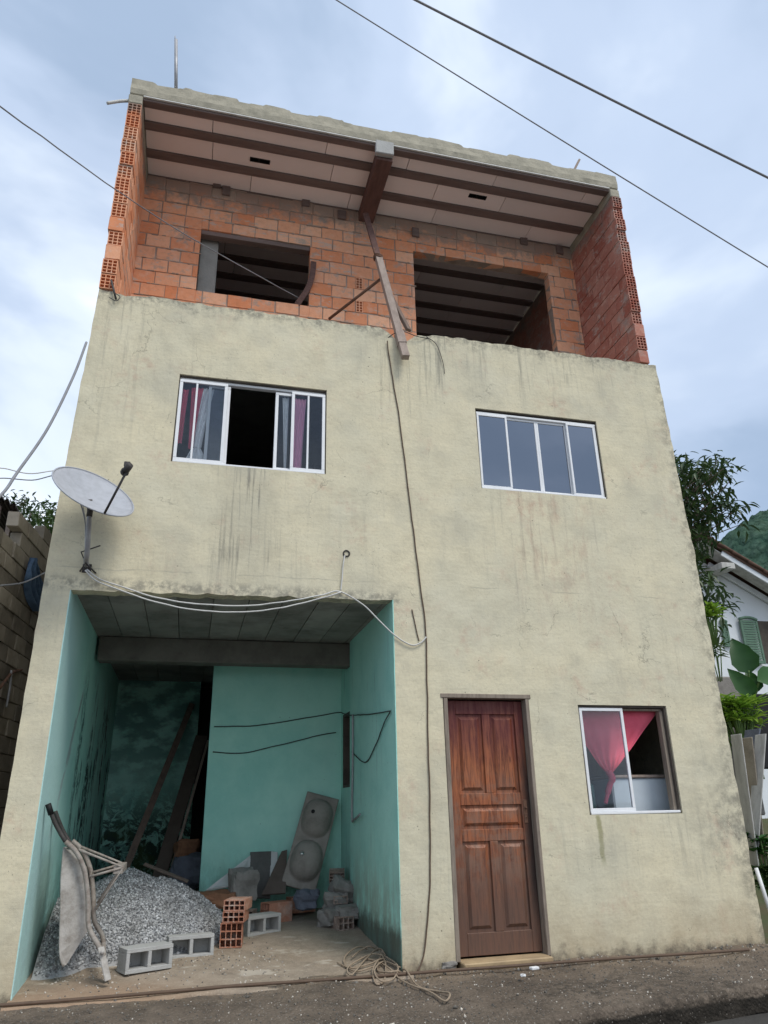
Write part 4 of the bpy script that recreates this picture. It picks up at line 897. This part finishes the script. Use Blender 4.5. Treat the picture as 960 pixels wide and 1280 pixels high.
rock('blue_bundle', at(383, 1123, 2.1), (.11, .10, .085), M['greyblue'], 'crumpled dull blue bundle at the foot of the sink', 'bundle', seed=31)
# boards
def slab(name, quad, th, m, label, cat='board'):
    a, b, c, d = [Vector(v) for v in quad]; n_ = (b-a).cross(d-a).normalized()
    if n_.y < 0: n_ = -n_
    mb = MB(); vs = [a, b, c, d]+[v+n_*th for v in (a, b, c, d)]; mb.add(vs, [(0, 1, 2, 3), (7, 6, 5, 4), (0, 4, 5, 1), (1, 5, 6, 2), (2, 6, 7, 3), (3, 7, 4, 0)]); return thing(mb, name, m, label, cat)
slab('scrap_board', (at(258, 1112, 2.3), at(288, 1107, 2.3), at(313, 1088, 2.6), at(313, 1069, 2.66)), .015, M['whiteboard'], 'white scrap sheet leaning aslant behind the concrete lump')
slab('scrap_board', (at(312, 1122, 2.4), at(338, 1122, 2.4), at(339, 1064, 2.7), at(313, 1065, 2.7)), .02, M['greyboard'], 'dark grey rectangular board leaning on the partition')
slab('scrap_board', (at(337, 1100, 2.5), at(346, 1100, 2.5), at(347, 1065, 2.71), at(339, 1064, 2.71)), .015, M['whiteboard'], 'narrow white strip between two dark boards')
slab('scrap_board', (at(327, 1118, 2.3), at(357, 1116, 2.3), at(359, 1062, 2.62), at(352, 1064, 2.62)), .02, M['brownboard'], 'dark brown tapering board beside the sink')
# double basin sink
TL_, TR_, BR_, BL_ = at(382, 991, 2.66), at(426, 997, 2.62), at(393, 1113, 2.3), at(352, 1108, 2.38)
t = empty('laundry_sink', BL_, label='grey cement double basin sink stood on end, rounded undersides facing out, against the teal partition', cat='sink')
ev = ((TL_+TR_)/2-(BL_+BR_)/2); Lh = ev.length; ev = ev.normalized(); eu = ((TR_-TL_)+(BR_-BL_))/2; eu = (eu-ev*eu.dot(ev)); Wd = eu.length; eu.normalize(); en = eu.cross(ev)
if en.y > 0: en = -en
ctr = (TL_+TR_+BR_+BL_)/4-t.location
mb = MB(); nu, nv = 40, 90; vs = []; fs = []
basins = [(.0, .235, .17, .21, .12), (.02, -.22, .165, .24, .13)]
def depth(u, v):
    z = 0
    for (cu, cv, ru, rv, dp) in basins:
        d = ((abs(u-cu*Wd)/(Wd*.45))**2.1+(abs(v-cv*Lh)/(Lh*.21))**2.6)
        if d < 1: z = max(z, dp*(1-d)**.55)
    return z
for lay in (0, 1):
    for j in range(nv+1):
        for i in range(nu+1):
            u = Wd*(i/nu-.5); v = Lh*(j/nv-.5); dd = depth(u, v); h = dd*1.15 if lay == 0 else dd*1.15-.03
            if lay == 0 and (i in (0, nu) or j in (0, nv)): h -= .006
            vs.append(ctr+eu*u+ev*v+en*h)
nn = (nu+1)*(nv+1)
for lay in (0, 1):
    for j in range(nv):
        for i in range(nu): a = lay*nn+j*(nu+1)+i; fs.append((a, a+1, a+nu+2, a+nu+1))
bd = [i for i in range(nu+1)]+[j*(nu+1)+nu for j in range(1, nv+1)]+[nv*(nu+1)+i for i in range(nu-1, -1, -1)]+[j*(nu+1) for j in range(nv-1, 0, -1)]
for k in range(len(bd)): a = bd[k]; b = bd[(k+1) % len(bd)]; fs.append((a, b, b+nn, a+nn))
mb.add(vs, fs, smooth=True); mb.build('basin', M['sink'], t)
for (cu, cv, *_r), mm in zip(basins, ('black', 'chrome')):
    dd = depth(cu*Wd-.06, cv*Lh+.02)*1.15; p = ctr+eu*(cu*Wd-.06)+ev*(cv*Lh+.02)+en*dd; mb = MB(); mb.tube([p-en*.02, p+en*(.018 if mm == 'chrome' else .006)], .022, 14); mb.build('drain', M[mm], t)

# planks and clutter at the back
mb = MB(); beam_between(mb, at(156, 1088, 3.6), at(240, 880, 5.15), .085, .04, roll=.5); thing(mb, 'plank', M['wood'], 'narrow weathered plank leaning on the mouldy rear wall', 'plank')
mb = MB(); beam_between(mb, at(198, 1100, 3.7), at(252, 920, 5.0), .17, .03, roll=.15); thing(mb, 'plank', M['brownboard'], 'wide dark plank leaning next to the partition edge', 'plank')
mb = MB(); beam_between(mb, at(211, 1098, 3.5), at(260, 926, 4.8), .035, .03, roll=.3); thing(mb, 'plank', M['wood_pale'], 'thin pale batten in front of the wide dark plank', 'plank')
mb = MB(); beam_between(mb, at(180, 1080, 2.3), at(235, 1102, 2.2), .05, .02, roll=.3); thing(mb, 'plank', M['wood'], 'thin dark board lying on the crest of the gravel', 'plank')
rock('junk_sack', at(236, 1088, 3.4), (.18, .14, .16), M['greyblue'], 'dim dark sack in the passage left of the partition', 'sack', seed=44)
rock('junk_sack', at(232, 1065, 3.7), (.13, .12, .13), M['earth'], 'dim brown sack on top of the dark one in the passage', 'sack', seed=47)
# rope tangle
t = MB(); base = zp(485, 1205, -.04); pts = []
def rp(x, y, dz=0.0): p = zp(x, y, -.035); f = max(pz(p.x, p.y), fz(p.x, p.y) if p.y > fedge(p.x) and p.x < 1.8 else -9); return Vector((p.x, p.y, f+.012+dz))
seq = [(422, 1207), (440, 1212), (462, 1208), (480, 1204), (490, 1196), (478, 1190), (455, 1193), (436, 1199), (430, 1207), (445, 1215), (470, 1210), (486, 1198), (484, 1186), (478, 1192), (474, 1204), (466, 1216), (470, 1226), (480, 1222), (482, 1208), (476, 1198), (488, 1194), (500, 1206), (498, 1216), (484, 1218), (472, 1212), (478, 1200), (494, 1200), (506, 1214), (520, 1228), (540, 1240), (556, 1248), (562, 1243), (545, 1236), (520, 1232), (500, 1222), (486, 1212), (470, 1204), (450, 1202)]
pts = smooth([rp(x, y, .006*(i % 4)) for i, (x, y) in enumerate(seq)], 8)
t.tube(pts, .007, 7)
seq = [(440, 1203), (452, 1197), (466, 1195), (488, 1188), (491, 1200), (476, 1196), (458, 1204), (440, 1222), (434, 1216), (446, 1207), (470, 1200), (496, 1210), (492, 1222), (476, 1226), (468, 1218), (480, 1206), (500, 1212)]
t.tube(smooth([rp(x, y, .016+.006*(i % 3)) for i, (x, y) in enumerate(seq)], 8), .0065, 7)
thing(t, 'rope', M['rope'], 'tangled tan rope lying at the foot of the wall between garage and door', 'rope')
mb = MB(); p = zp(668, 1212, -.03); mb.bevbox((-.035, -.022, 0), (.035, .022, .02), .004); o = thing(mb, 'litter', M['cap'], 'small crushed white packet on the pavement before the door', 'litter'); place(o, p, .2)
rock('litter', zp(654, 1219, -.04), (.018, .015, .008), M['cap'], 'tiny white scrap on the pavement left of the packet', 'litter', seed=4)
rock('kerb_stone', zp(560, 1207, -.04), (.06, .04, .03), M['rubble'], 'small grey stone beside the left end of the doorstep', 'stone', seed=40)

# ---------------------------------------------------------------- left: old block wall, steps, cloth
wd = Vector((.096, .995, 0)).normalized(); wo = Vector((-2.34, .75, 0)); mb = MB()
def wpnt(s_, z, d=0): return wo+wd*s_+Vector((-wd.y, wd.x, 0))*d+Vector((0, 0, z))
Mw = Matrix((( -wd.y, wd.x, 0), wd, (0, 0, 1))).transposed().to_4x4(); Mw.translation = wo
for i in range(28):
    z0 = -.3+.195*i; s_ = -.2*(i % 2)-.0
    while s_ < 8.5:
        top = 4.15 if s_ < 1.6 else (4.6 if s_ < 2.3 else 4.75 if s_ < 5 else 5.1)
        if z0+.19 <= top+.05: mb.bevbox((R.uniform(-.008, .008), max(s_, 0)+.006, z0), (.14, s_+.39, z0+.185), .006, R.random(), M=Mw, j=.003)
        s_ += .4
mb.box((.02, .0, -.3), (.12, 8.5, 4.1), .3, M=Mw)
mb.build('block_wall', M['oldblock'], label='tall old stained concrete block wall on the left of the alley', cat='wall')
mb = MB()
for k in range(17): mb.bevbox((-2.25, 1.9+.27*k, -.3), (-1.4, 6.5, .0+.185*k), .012, R.random(), j=.008)
mb.build('alley_steps', M['oldblock'], label='dark worn steps climbing the alley beside the house', cat='steps')
mb = MB(); q = xp(40, 700, -2.08); vs = []; fs = []; cols, rws = 24, 14
A1 = [xp(36, 697, -2.12), xp(42, 720, -2.1), xp(50, 748, -2.06), xp(46, 762, -2.08)]; A0 = [xp(34, 697, -2.12), xp(29, 722, -2.12), xp(31, 748, -2.12), xp(38, 764, -2.1)]
A1 = smooth(A1, 5); A0 = smooth(A0, 5)
for l, r_ in zip(A0, A1):
    for i in range(cols+1): u = i/cols; p = l.lerp(r_, u); vs.append(p+Vector((.05+.04*math.sin(u*22+l.z*3)+.03*noise.noise(Vector((u*4, l.z*6, 1))), .03*noise.noise(Vector((u*3, l.z*9, 5))), 0)))
for j in range(len(A0)-1):
    for i in range(cols): a = j*(cols+1)+i; fs.append((a, a+1, a+cols+2, a+cols+1))
mb.add(vs, fs, smooth=True); thing(mb, 'hanging_cloth', M['bluecloth'], 'blue cloth hung over a line against the old block wall', 'cloth')
cable([xp(-20, 733, -2.0), xp(0, 732, -2.0), xp(30, 728, -2.0), xp(56, 716, -2.0)], .01, M['cable_grey'], 'pale line strung along the old block wall under the blue cloth')
cable([xp(0, 860, -2.1), xp(14, 842, -2.1), xp(24, 838, -2.1), xp(30, 836, -2.1)], .018, M['rust'], 'rusty pipe bend low on the old block wall', name='pipe')
cable([xp(8, 884, -2.08), xp(12, 860, -2.08), xp(14, 838, -2.1)], .014, M['galv'], 'grey upright pipe stub low on the old block wall', name='pipe')
a = yp(-60, 588, 2.6); b = yp(25, 643, 2.6); t = empty('shed_roof', (b.x, 2.6, b.z), label='dark ragged corrugated sheet roof above the old block wall', cat='roof')
mb = MB(); vs = []; fs = []; nx_ = 40; dd = a-b
for i in range(nx_+1):
    for j in range(4): e_ = .12*noise.noise(Vector((i*.5, j, 2))); vs.append((dd.x*i/nx_, -.25+(.9*j)+(e_ if j in (0, 3) else 0), dd.z*i/nx_+.03*math.sin(i*1.6)+.02*R.random()))
for i in range(nx_):
    for j in range(3): a_ = i*4+j; fs.append((a_, a_+4, a_+5, a_+1))
nv_ = len(vs); nf_ = len(fs); vs += [(x, y, z-.02) for x, y, z in vs]; fs += [tuple(q+nv_ for q in f)[::-1] for f in fs[:nf_]]; mb.add(vs, fs); mb.build('sheet', M['sheet'], t)
for u, yy in ((.12, 0), (.3, .05), (.6, .9), (.2, 1.5)):
    mb = MB(); beam_between(mb, (dd.x*u, yy, dd.z*u-1.1), (dd.x*u, yy, dd.z*u-.03), .05, .05); mb.build('post', M['wood_pale'], t)

# ---------------------------------------------------------------- vegetation
def leaf(mb, p, d, up, L_, W_, c, fold=.25):
    s_ = d.cross(up).normalized(); n_ = s_.cross(d).normalized()
    a = p; m1 = p+d*L_*.35-n_*L_*.02; m2 = p+d*L_*.7-n_*L_*.10; tip = p+d*L_-n_*L_*.22
    vs = [a, m1+s_*W_/2+n_*W_*fold, m1, m1-s_*W_/2+n_*W_*fold, m2+s_*W_*.38+n_*W_*fold*.8, m2, m2-s_*W_*.38+n_*W_*fold*.8, tip]
    mb.add(vs, [(0, 2, 1), (0, 3, 2), (1, 2, 5, 4), (2, 3, 6, 5), (4, 5, 7), (5, 6, 7)], c)
def rv(): return Vector((R.gauss(0, 1), R.gauss(0, 1), R.gauss(0, 1))).normalized()
def twigs(mb_l, mb_b, base, tips, per, L_, W_, droop=.25, spread=.12, rad0=.02):
    for tp in tips:
        mid = base.lerp(tp, .5)+rv()*.15; mb_b.tube(smooth([base, mid, tp], 4), [rad0*(1-i/9*.8) for i in range(9)], 5)
        for k in range(per):
            q = tp+rv()*spread*R.uniform(.1, 1.3); d = (rv()+Vector((0, 0, -droop))+(q-tp)*2).normalized(); leaf(mb_l, q, d, Vector((0, 0, 1)) if abs(d.z) < .9 else Vector((1, 0, 0)), L_*R.uniform(.7, 1.2), W_*R.uniform(.8, 1.1), R.random())
def tree(name, trunk_pts, r0, limbs, per, L_, W_, lm, label, cat='tree', spread=.2, loc=None):
    t_ = empty(name, trunk_pts[0], label=label, cat=cat); o = t_.location.copy()
    mb_b = MB(); mb_l = MB(); tp = smooth([Vector(p)-o for p in trunk_pts], 5); mb_b.tube(tp, [r0*(1-.6*i/(len(tp)-1)) for i in range(len(tp))], 8)
    for base, tips in limbs: twigs(mb_l, mb_b, Vector(base)-o, [Vector(q)-o for q in tips], per, L_, W_, spread=spread)
    mb_b.build('trunk', M['bark'], t_); mb_l.build('crown', M[lm], t_); return t_
def blob(px0, py0, px1, py1, Y0, Y1, n, f=None):
    o = []
    while len(o) < n:
        a = R.uniform(px0, px1); b = R.uniform(py0, py1)
        if f and not f(a, b): continue
        o.append(yp(a, b, R.uniform(Y0, Y1)))
    return o
# mango tree right
bs = yp(800, 760, 4.2); ft = Vector((bs.x, 4.2, .3))
up_ = lambda a, b: a < 915-(abs(b-612)/60)**2*35+(20 if b > 640 else 0)
t1 = blob(795, 578, 922, 668, 3.2, 5, 120, lambda a, b: (a < 905 or 620 < b < 640 or R.random() < .12) and (a < 880+R.random()*40)); t2 = blob(820, 668, 905, 700, 3.4, 4.6, 20, lambda a, b: a < 875); t3 = blob(850, 690, 915, 790, 3.0, 4.2, 30, lambda a, b: a < 872+(b-690)*.5 and a > 850+(b-690)*.1)
t4 = [yp(905, 640, 3.6), yp(921, 636, 3.5), yp(925, 656, 3.5), yp(912, 602, 3.6), yp(905, 590, 3.6), yp(898, 575, 3.7), yp(893, 672, 3.6)]
tree('mango_tree', [ft, Vector((bs.x, 4.2, 2.2)), bs], .16, [(bs+Vector((.1, 0, .9)), t1+t2), (bs, t3), (bs+Vector((.2, 0, .9)), t4)], 15, .22, .065, 'leaf_dark', 'dark green mango tree rising behind the right edge of the house')
# left background tree
tl_ = blob(40, 630, 90, 700, 8, 11, 60, lambda a, b: b > 640-(a-50)*.4); bb = yp(95, 720, 9.5)
tree('bushy_tree', [Vector((bb.x, 9.5, 2)), bb], .15, [(bb, tl_)], 22, .15, .06, 'leaf_mid', 'light green bushy tree behind the old block wall at left', spread=.3)
tl_ = blob(-10, 622, 42, 660, 6.5, 8, 30); bb = yp(10, 700, 7.5)
tree('small_tree', [Vector((bb.x, 7.5, 2)), bb], .1, [(bb, tl_)], 16, .12, .05, 'leaf_dark', 'dark leafy branches behind the ragged sheet roof at left', spread=.2)
# big leafed plant
def bigleaf(mb, p, d, up, L_, W_, c, n=9):
    s_ = d.cross(up).normalized(); n_ = s_.cross(d).normalized(); vs = []; fs = []
    for i in range(n+1):
        t_ = i/n; w_ = W_*.5*(math.sin(math.pi*min(1, t_**.62))**.8 if t_ < .97 else .02)*(1+.06*math.sin(t_*21+c*9)); q = p+d*L_*t_-n_*L_*.18*t_*t_
        vs += [q+s_*w_+n_*w_*.45+n_*.01*math.sin(i*2.3), q, q-s_*w_+n_*w_*.3]
    for i in range(n): a = i*3; fs += [(a, a+1, a+4, a+3), (a+1, a+2, a+5, a+4)]
    mb.add(vs, fs, c, True)
ft = yp(945, 925, 2.2); t = empty('taro_plant', ft, label='tall plant with a few huge green leaves in front of the white house', cat='plant'); o = t.location.copy()
mb = MB(); st = MB(); nrm2 = -CF
for (a, b, c, d, W_) in (((936, 838), (918, 800), 2.0, 0, .36), ((939, 868), (914, 838), 1.95, 0, .26), ((947, 862), (934, 838), 2.1, 0, .2), ((950, 850), (985, 838), 2.0, 0, .3)):
    A_ = yp(a[0], a[1], c)-o; B_ = yp(b[0], b[1], c+.05)-o; dd = B_-A_; s0 = MB(); bigleaf(mb, A_-dd*.1, dd.normalized(), (CP-yp(a[0], a[1], c)).normalized()+Vector((.25, 0, .2)), dd.length*1.2, W_, R.random()); st.tube(smooth([Vector((0, 0, -.5)), Vector((R.uniform(-.05, .05), 0, .3)), A_], 5), .014, 6)
mb.build('leaves', M['leaf_big'], t); st.build('stems', M['stem'], t)
def rosette(name, px, py, Y, n, L_, W_, lm, label, r=.25, h=.5):
    c = yp(px, py, Y); t_ = empty(name, c-Vector((0, 0, h)), label=label, cat='plant'); mb = MB(); st = MB()
    for k in range(n//9):
        base = Vector((R.uniform(-r, r), R.uniform(-r, r), h+R.uniform(-.5, .5)*r*1.4)); st.tube([Vector((base.x*.3, base.y*.3, min(h-r*1.6, .1))), base], .008, 5)
        for q in range(9):
            w = q/9*6.283+R.random(); e = R.uniform(-.1, .9); d = Vector((math.cos(w), math.sin(w), e)).normalized(); leaf(mb, base, d, Vector((0, 0, 1)), L_*R.uniform(.7, 1.15), W_, R.random())
    mb.build('leaves', M[lm], t_); st.build('stems', M['stem'], t_); return t_
rosette('dracaena', 920, 890, 1.6, 420, .24, .045, 'leaf_lime', 'lime green strap leaved plant sprouting above the grey boards', .27)
rosette('dracaena', 886, 768, 1.7, 110, .20, .05, 'leaf_lime', 'bright lime leaf tuft against the house edge under the mango tree', .09)
rosette('dracaena', 893, 815, 2.0, 54, .20, .04, 'leaf_mid', 'mid green leaf tuft against the white house wall, below the lime tuft', .12)
rosette('dracaena', 905, 905, 1.9, 90, .24, .045, 'leaf_dark', 'dark green plant in the shade behind the lime strap leaves', .2)
rosette('shrub', 955, 1060, .45, 150, .13, .07, 'leaf_big', 'low dark green shrub growing at the foot of the grey boards', .15, .6)
rosette('shrub', 962, 1100, .4, 90, .12, .06, 'leaf_dark', 'small dark shrub below the other one beside the house corner', .14, .3)
# grey boards fence
def board(a, b, w0, Y, m, label, cat='board', tilt=0, **k):
    mb = MB(); A_ = yp(*a, Y); B_ = yp(*b, Y); beam_between(mb, A_, B_, w0, .012, roll=tilt, up=Vector((0, 1, 0))); return thing(mb, 'fence_board', m, label, cat, group='grey boards fencing the gap at right', **k)
board((942, 1085), (920, 918), .17, .50, M['fibre'], 'wide grey board tight against the house corner', tilt=1.571)
board((952, 1080), (934, 922), .16, .62, M['oldblock'], 'darker board half hidden between two pale ones', tilt=1.571)
board((941, 1060), (951, 918), .17, .55, M['fibre'], 'pale grey board with its top leaning right, nearest the frame edge', tilt=1.571)
board((975, 1062), (972, 915), .2, .58, M['fibre'], 'grey board cut by the right edge of the photo', tilt=1.571)
mb = MB(); mb.tube([yp(945, 1085, .2), yp(966, 1150, .1)], .02, 8); thing(mb, 'white_pipe', M['cap'], 'white pipe leaning at the lower right corner of the house', 'pipe')
mb = MB(); beam_between(mb, yp(938, 935, .9), yp(941, 912, .9), .25, .02); thing(mb, 'tin_scrap', M['greyblue'], 'scrap of dull blue sheet behind the tops of the grey boards', 'sheet')
mb = MB(); mb.bevbox(tuple(yp(888, 878, 3.2)-Vector((0, 0, 1.6))), tuple(yp(924, 846, 3.2)+Vector((0, .4, 0))), .02); thing(mb, 'concrete_wall_stub', M['rubble'], 'short weathered concrete wall end between house and white building', 'wall')
mb = MB(); mb.bevbox(tuple(yp(945, 905, 2.6)-Vector((0, 0, .6))), tuple(yp(990, 868, 2.6)+Vector((0, .3, 0))), .01); thing(mb, 'dark_tank', M['black'], 'black box shaped tank behind the strap leaved plant', 'tank')

# ---------------------------------------------------------------- white neighbour house
NY = 7.0
t = empty('neighbour_house', (12, NY, 0), label='white washed house with clay tile roof and green shutters behind the right edge', cat='house')
o = t.location.copy(); s0 = yp(868, 686, NY); s1 = yp(985, 756, NY); sl = (s1-s0); sl = sl/sl.x
def rz_(x): return s0.z+(x-s0.x)*sl.z
mb = MB(); xl, xr = 9.2, 14.5; 
vs = [(xl, NY, -.2), (xr, NY, -.2), (xr, NY, rz_(xr)-.22), (xl, NY, rz_(xl)-.22)]; vs = [Vector(v)-o for v in vs]; vs += [v+Vector((0, 6, 0)) for v in vs]
mb.add(vs, [(0, 1, 2, 3), (7, 6, 5, 4), (0, 4, 5, 1), (1, 5, 6, 2), (2, 6, 7, 3), (3, 7, 4, 0)]); mb.build('wall', M['whitewall'], t)
mb = MB(); n_ = 60
vs = []; fs = []
for i in range(n_+1):
    yy = NY-.6+7.2*i/n_
    for xx in (xl-.3, xr+.3): vs.append(Vector((xx, yy, rz_(xx)-.0+.045*abs(math.sin(i*.9))))-o)
for i in range(n_): a = i*2; fs.append((a, a+1, a+3, a+2))
m0 = len(vs); vs += [v-Vector((0, 0, .09)) for v in vs]; fs += [tuple(q+m0 for q in f)[::-1] for f in fs[:n_]]; fs += [(0, 1, m0+1, m0), (2*n_, 2*n_+1, m0+2*n_+1, m0+2*n_)]
mb.add(vs, fs)
xx = xl
while xx < xr:
    mb.tube([Vector((xx, NY-.62, rz_(xx)+.005))-o, Vector((xx+.42, NY-.62, rz_(xx+.42)+.02))-o], [.045, .035], 8); xx += .36
mb.build('roof', M['roof'], t)
mb = MB(); c = yp(905, 706, NY-.55)
A_ = Vector((c.x, NY-.56, rz_(c.x)-.12)); B_ = Vector((xr, NY-.56, rz_(xr)-.12)); beam_between(mb, A_-o, B_-o, .03, .17); beam_between(mb, A_-o+Vector((0, .5, -.13)), B_-o+Vector((0, .5, -.13)), .06, .12); mb.build('fascia', M['whitewall'], t)
mb = MB(); A_ = Vector((xl, NY-.4, rz_(xl)-.14)); B_ = Vector((xr, NY-.3, rz_(xr)-.14)); beam_between(mb, A_-o, B_-o, .35, .03, roll=0); mb.build('soffit', M['fibre'], t)
mb = MB(); c2_ = yp(903, 712, NY-.3); mb.bevbox(tuple(c2_-o-Vector((.25, .3, .07))), tuple(c2_-o+Vector((.1, .28, .07))), .01); mb.build('purlin_end', M['fibre'], t)
def shut(x0, x1, y0, y1, Yw, arch=True):
    a = yp(x0, y1, Yw); b = yp(x1, y1, Yw); c = yp(x0, y0, Yw); w_ = b.x-a.x; h_ = c.z-a.z; mb = MB(); a = a-o
    mb.bevbox((a.x, a.y, a.z), (a.x+.05, a.y+.04, a.z+h_), .004); mb.bevbox((a.x+w_-.05, a.y, a.z), (a.x+w_, a.y+.04, a.z+h_*.93), .004); mb.bevbox((a.x+.05, a.y+.001, a.z), (a.x+w_-.05, a.y+.039, a.z+.07), .004)
    pts = [Vector((a.x+w_*u, a.y+.02, a.z+h_*(.93+.08*math.sin(u*2.4+.4)))) for u in [i/8 for i in range(9)]]; mb.tube(pts, .035, 6)
    n = int(h_/.055)
    for k in range(1, n): zz = a.z+.04+k*.055; (zz < a.z+h_*.95) and mb.box((a.x+.05, a.y+.01, zz), (a.x+w_-.05, a.y+.03, zz+.042))
    mb.build('shutter', M['shutter'], t)
shut(936, 958, 772, 829, NY-.1); shut(907, 915, 776, 808, NY-.06)
mb = MB(); a = yp(956, 829, NY-.01)-o; mb.bevbox((a.x, a.y-.01, a.z), (a.x+.8, a.y+.02, a.z+.95), .01); mb.build('window', M['reveal'], t)

# ---------------------------------------------------------------- camera, light, sky
cam = bpy.data.cameras.new('camera'); co = bpy.data.objects.new('camera', cam); COL.objects.link(co); S.camera = co
mw = Matrix((CR, CU, -CF)).transposed().to_4x4(); mw.translation = CP; co.matrix_world = mw
cam.sensor_fit = 'VERTICAL'; cam.sensor_height = 36; cam.lens = FPX/1280*36; cam.clip_start = .05; cam.clip_end = 2000
S.render.resolution_x = 768; S.render.resolution_y = 1024
SE, SA = rad(55), rad(150)      # sun height, direction it comes from (from north, clockwise)
sun = bpy.data.lights.new('sun', 'SUN'); sun.energy = 1.5; sun.angle = rad(22); sun.color = (1, .95, .87)
so = bpy.data.objects.new('sun', sun); COL.objects.link(so); sd = Vector((math.sin(SA)*math.cos(SE), math.cos(SA)*math.cos(SE), math.sin(SE))); so.rotation_euler = (-sd).to_track_quat('-Z', 'Y').to_euler()
W = bpy.data.worlds.new('World'); S.world = W; W.use_nodes = True; nt = W.node_tree; nd = nt.nodes; lk = nt.links; nd.clear()
out = nd.new('ShaderNodeOutputWorld'); sky = nd.new('ShaderNodeTexSky'); sky.sky_type = 'NISHITA'; sky.sun_disc = False; sky.sun_elevation = SE; sky.sun_rotation = SA
b1 = nd.new('ShaderNodeBackground'); b1.inputs[1].default_value = .10; lk.new(sky.outputs[0], b1.inputs[0])
tc = nd.new('ShaderNodeTexCoord'); mp = nd.new('ShaderNodeMapping'); mp.inputs['Scale'].default_value = (1, 1, 1.9); mp.inputs['Location'].default_value = (.35, .1, .2); lk.new(tc.outputs['Generated'], mp.inputs[0])
def wn(sc, det, ro, dist=0, loc=None):
    n = nd.new('ShaderNodeTexNoise'); n.inputs['Scale'].default_value = sc; n.inputs['Detail'].default_value = det; n.inputs['Roughness'].default_value = ro; n.inputs['Distortion'].default_value = dist; lk.new(mp.outputs[0], n.inputs['Vector']); return n.outputs['Fac']
def ramp(v, st):
    r_ = nd.new('ShaderNodeValToRGB'); r_.color_ramp.interpolation = 'EASE'; el = r_.color_ramp.elements
    while len(el) < len(st): el.new(.5)
    for e_, (p, c) in zip(el, st): e_.position = p; e_.color = c+(1,)
    lk.new(v, r_.inputs[0]); return r_.outputs[0]
cl = ramp(wn(1.35, 6, .5, .45), [(.36, (.31, .40, .54)), (.46, (.44, .53, .68)), (.56, (.63, .71, .82)), (.68, (.92, .96, 1.0))])
b2 = nd.new('ShaderNodeBackground'); b2.inputs[1].default_value = 1.0; lk.new(cl, b2.inputs[0])
mx = nd.new('ShaderNodeMixShader'); cv = ramp(wn(1.1, 6, .55), [(.3, (.8,)*3), (.5, (.93,)*3), (.65, (1, 1, 1))]); lk.new(cv, mx.inputs[0]); lk.new(b1.outputs[0], mx.inputs[1]); lk.new(b2.outputs[0], mx.inputs[2]); lk.new(mx.outputs[0], out.inputs[0])
S.view_settings.view_transform = 'Standard'; S.view_settings.look = 'None'; S.view_settings.gamma = 1; S.view_settings.exposure = 0.52; S.view_settings.use_curve_mapping = False
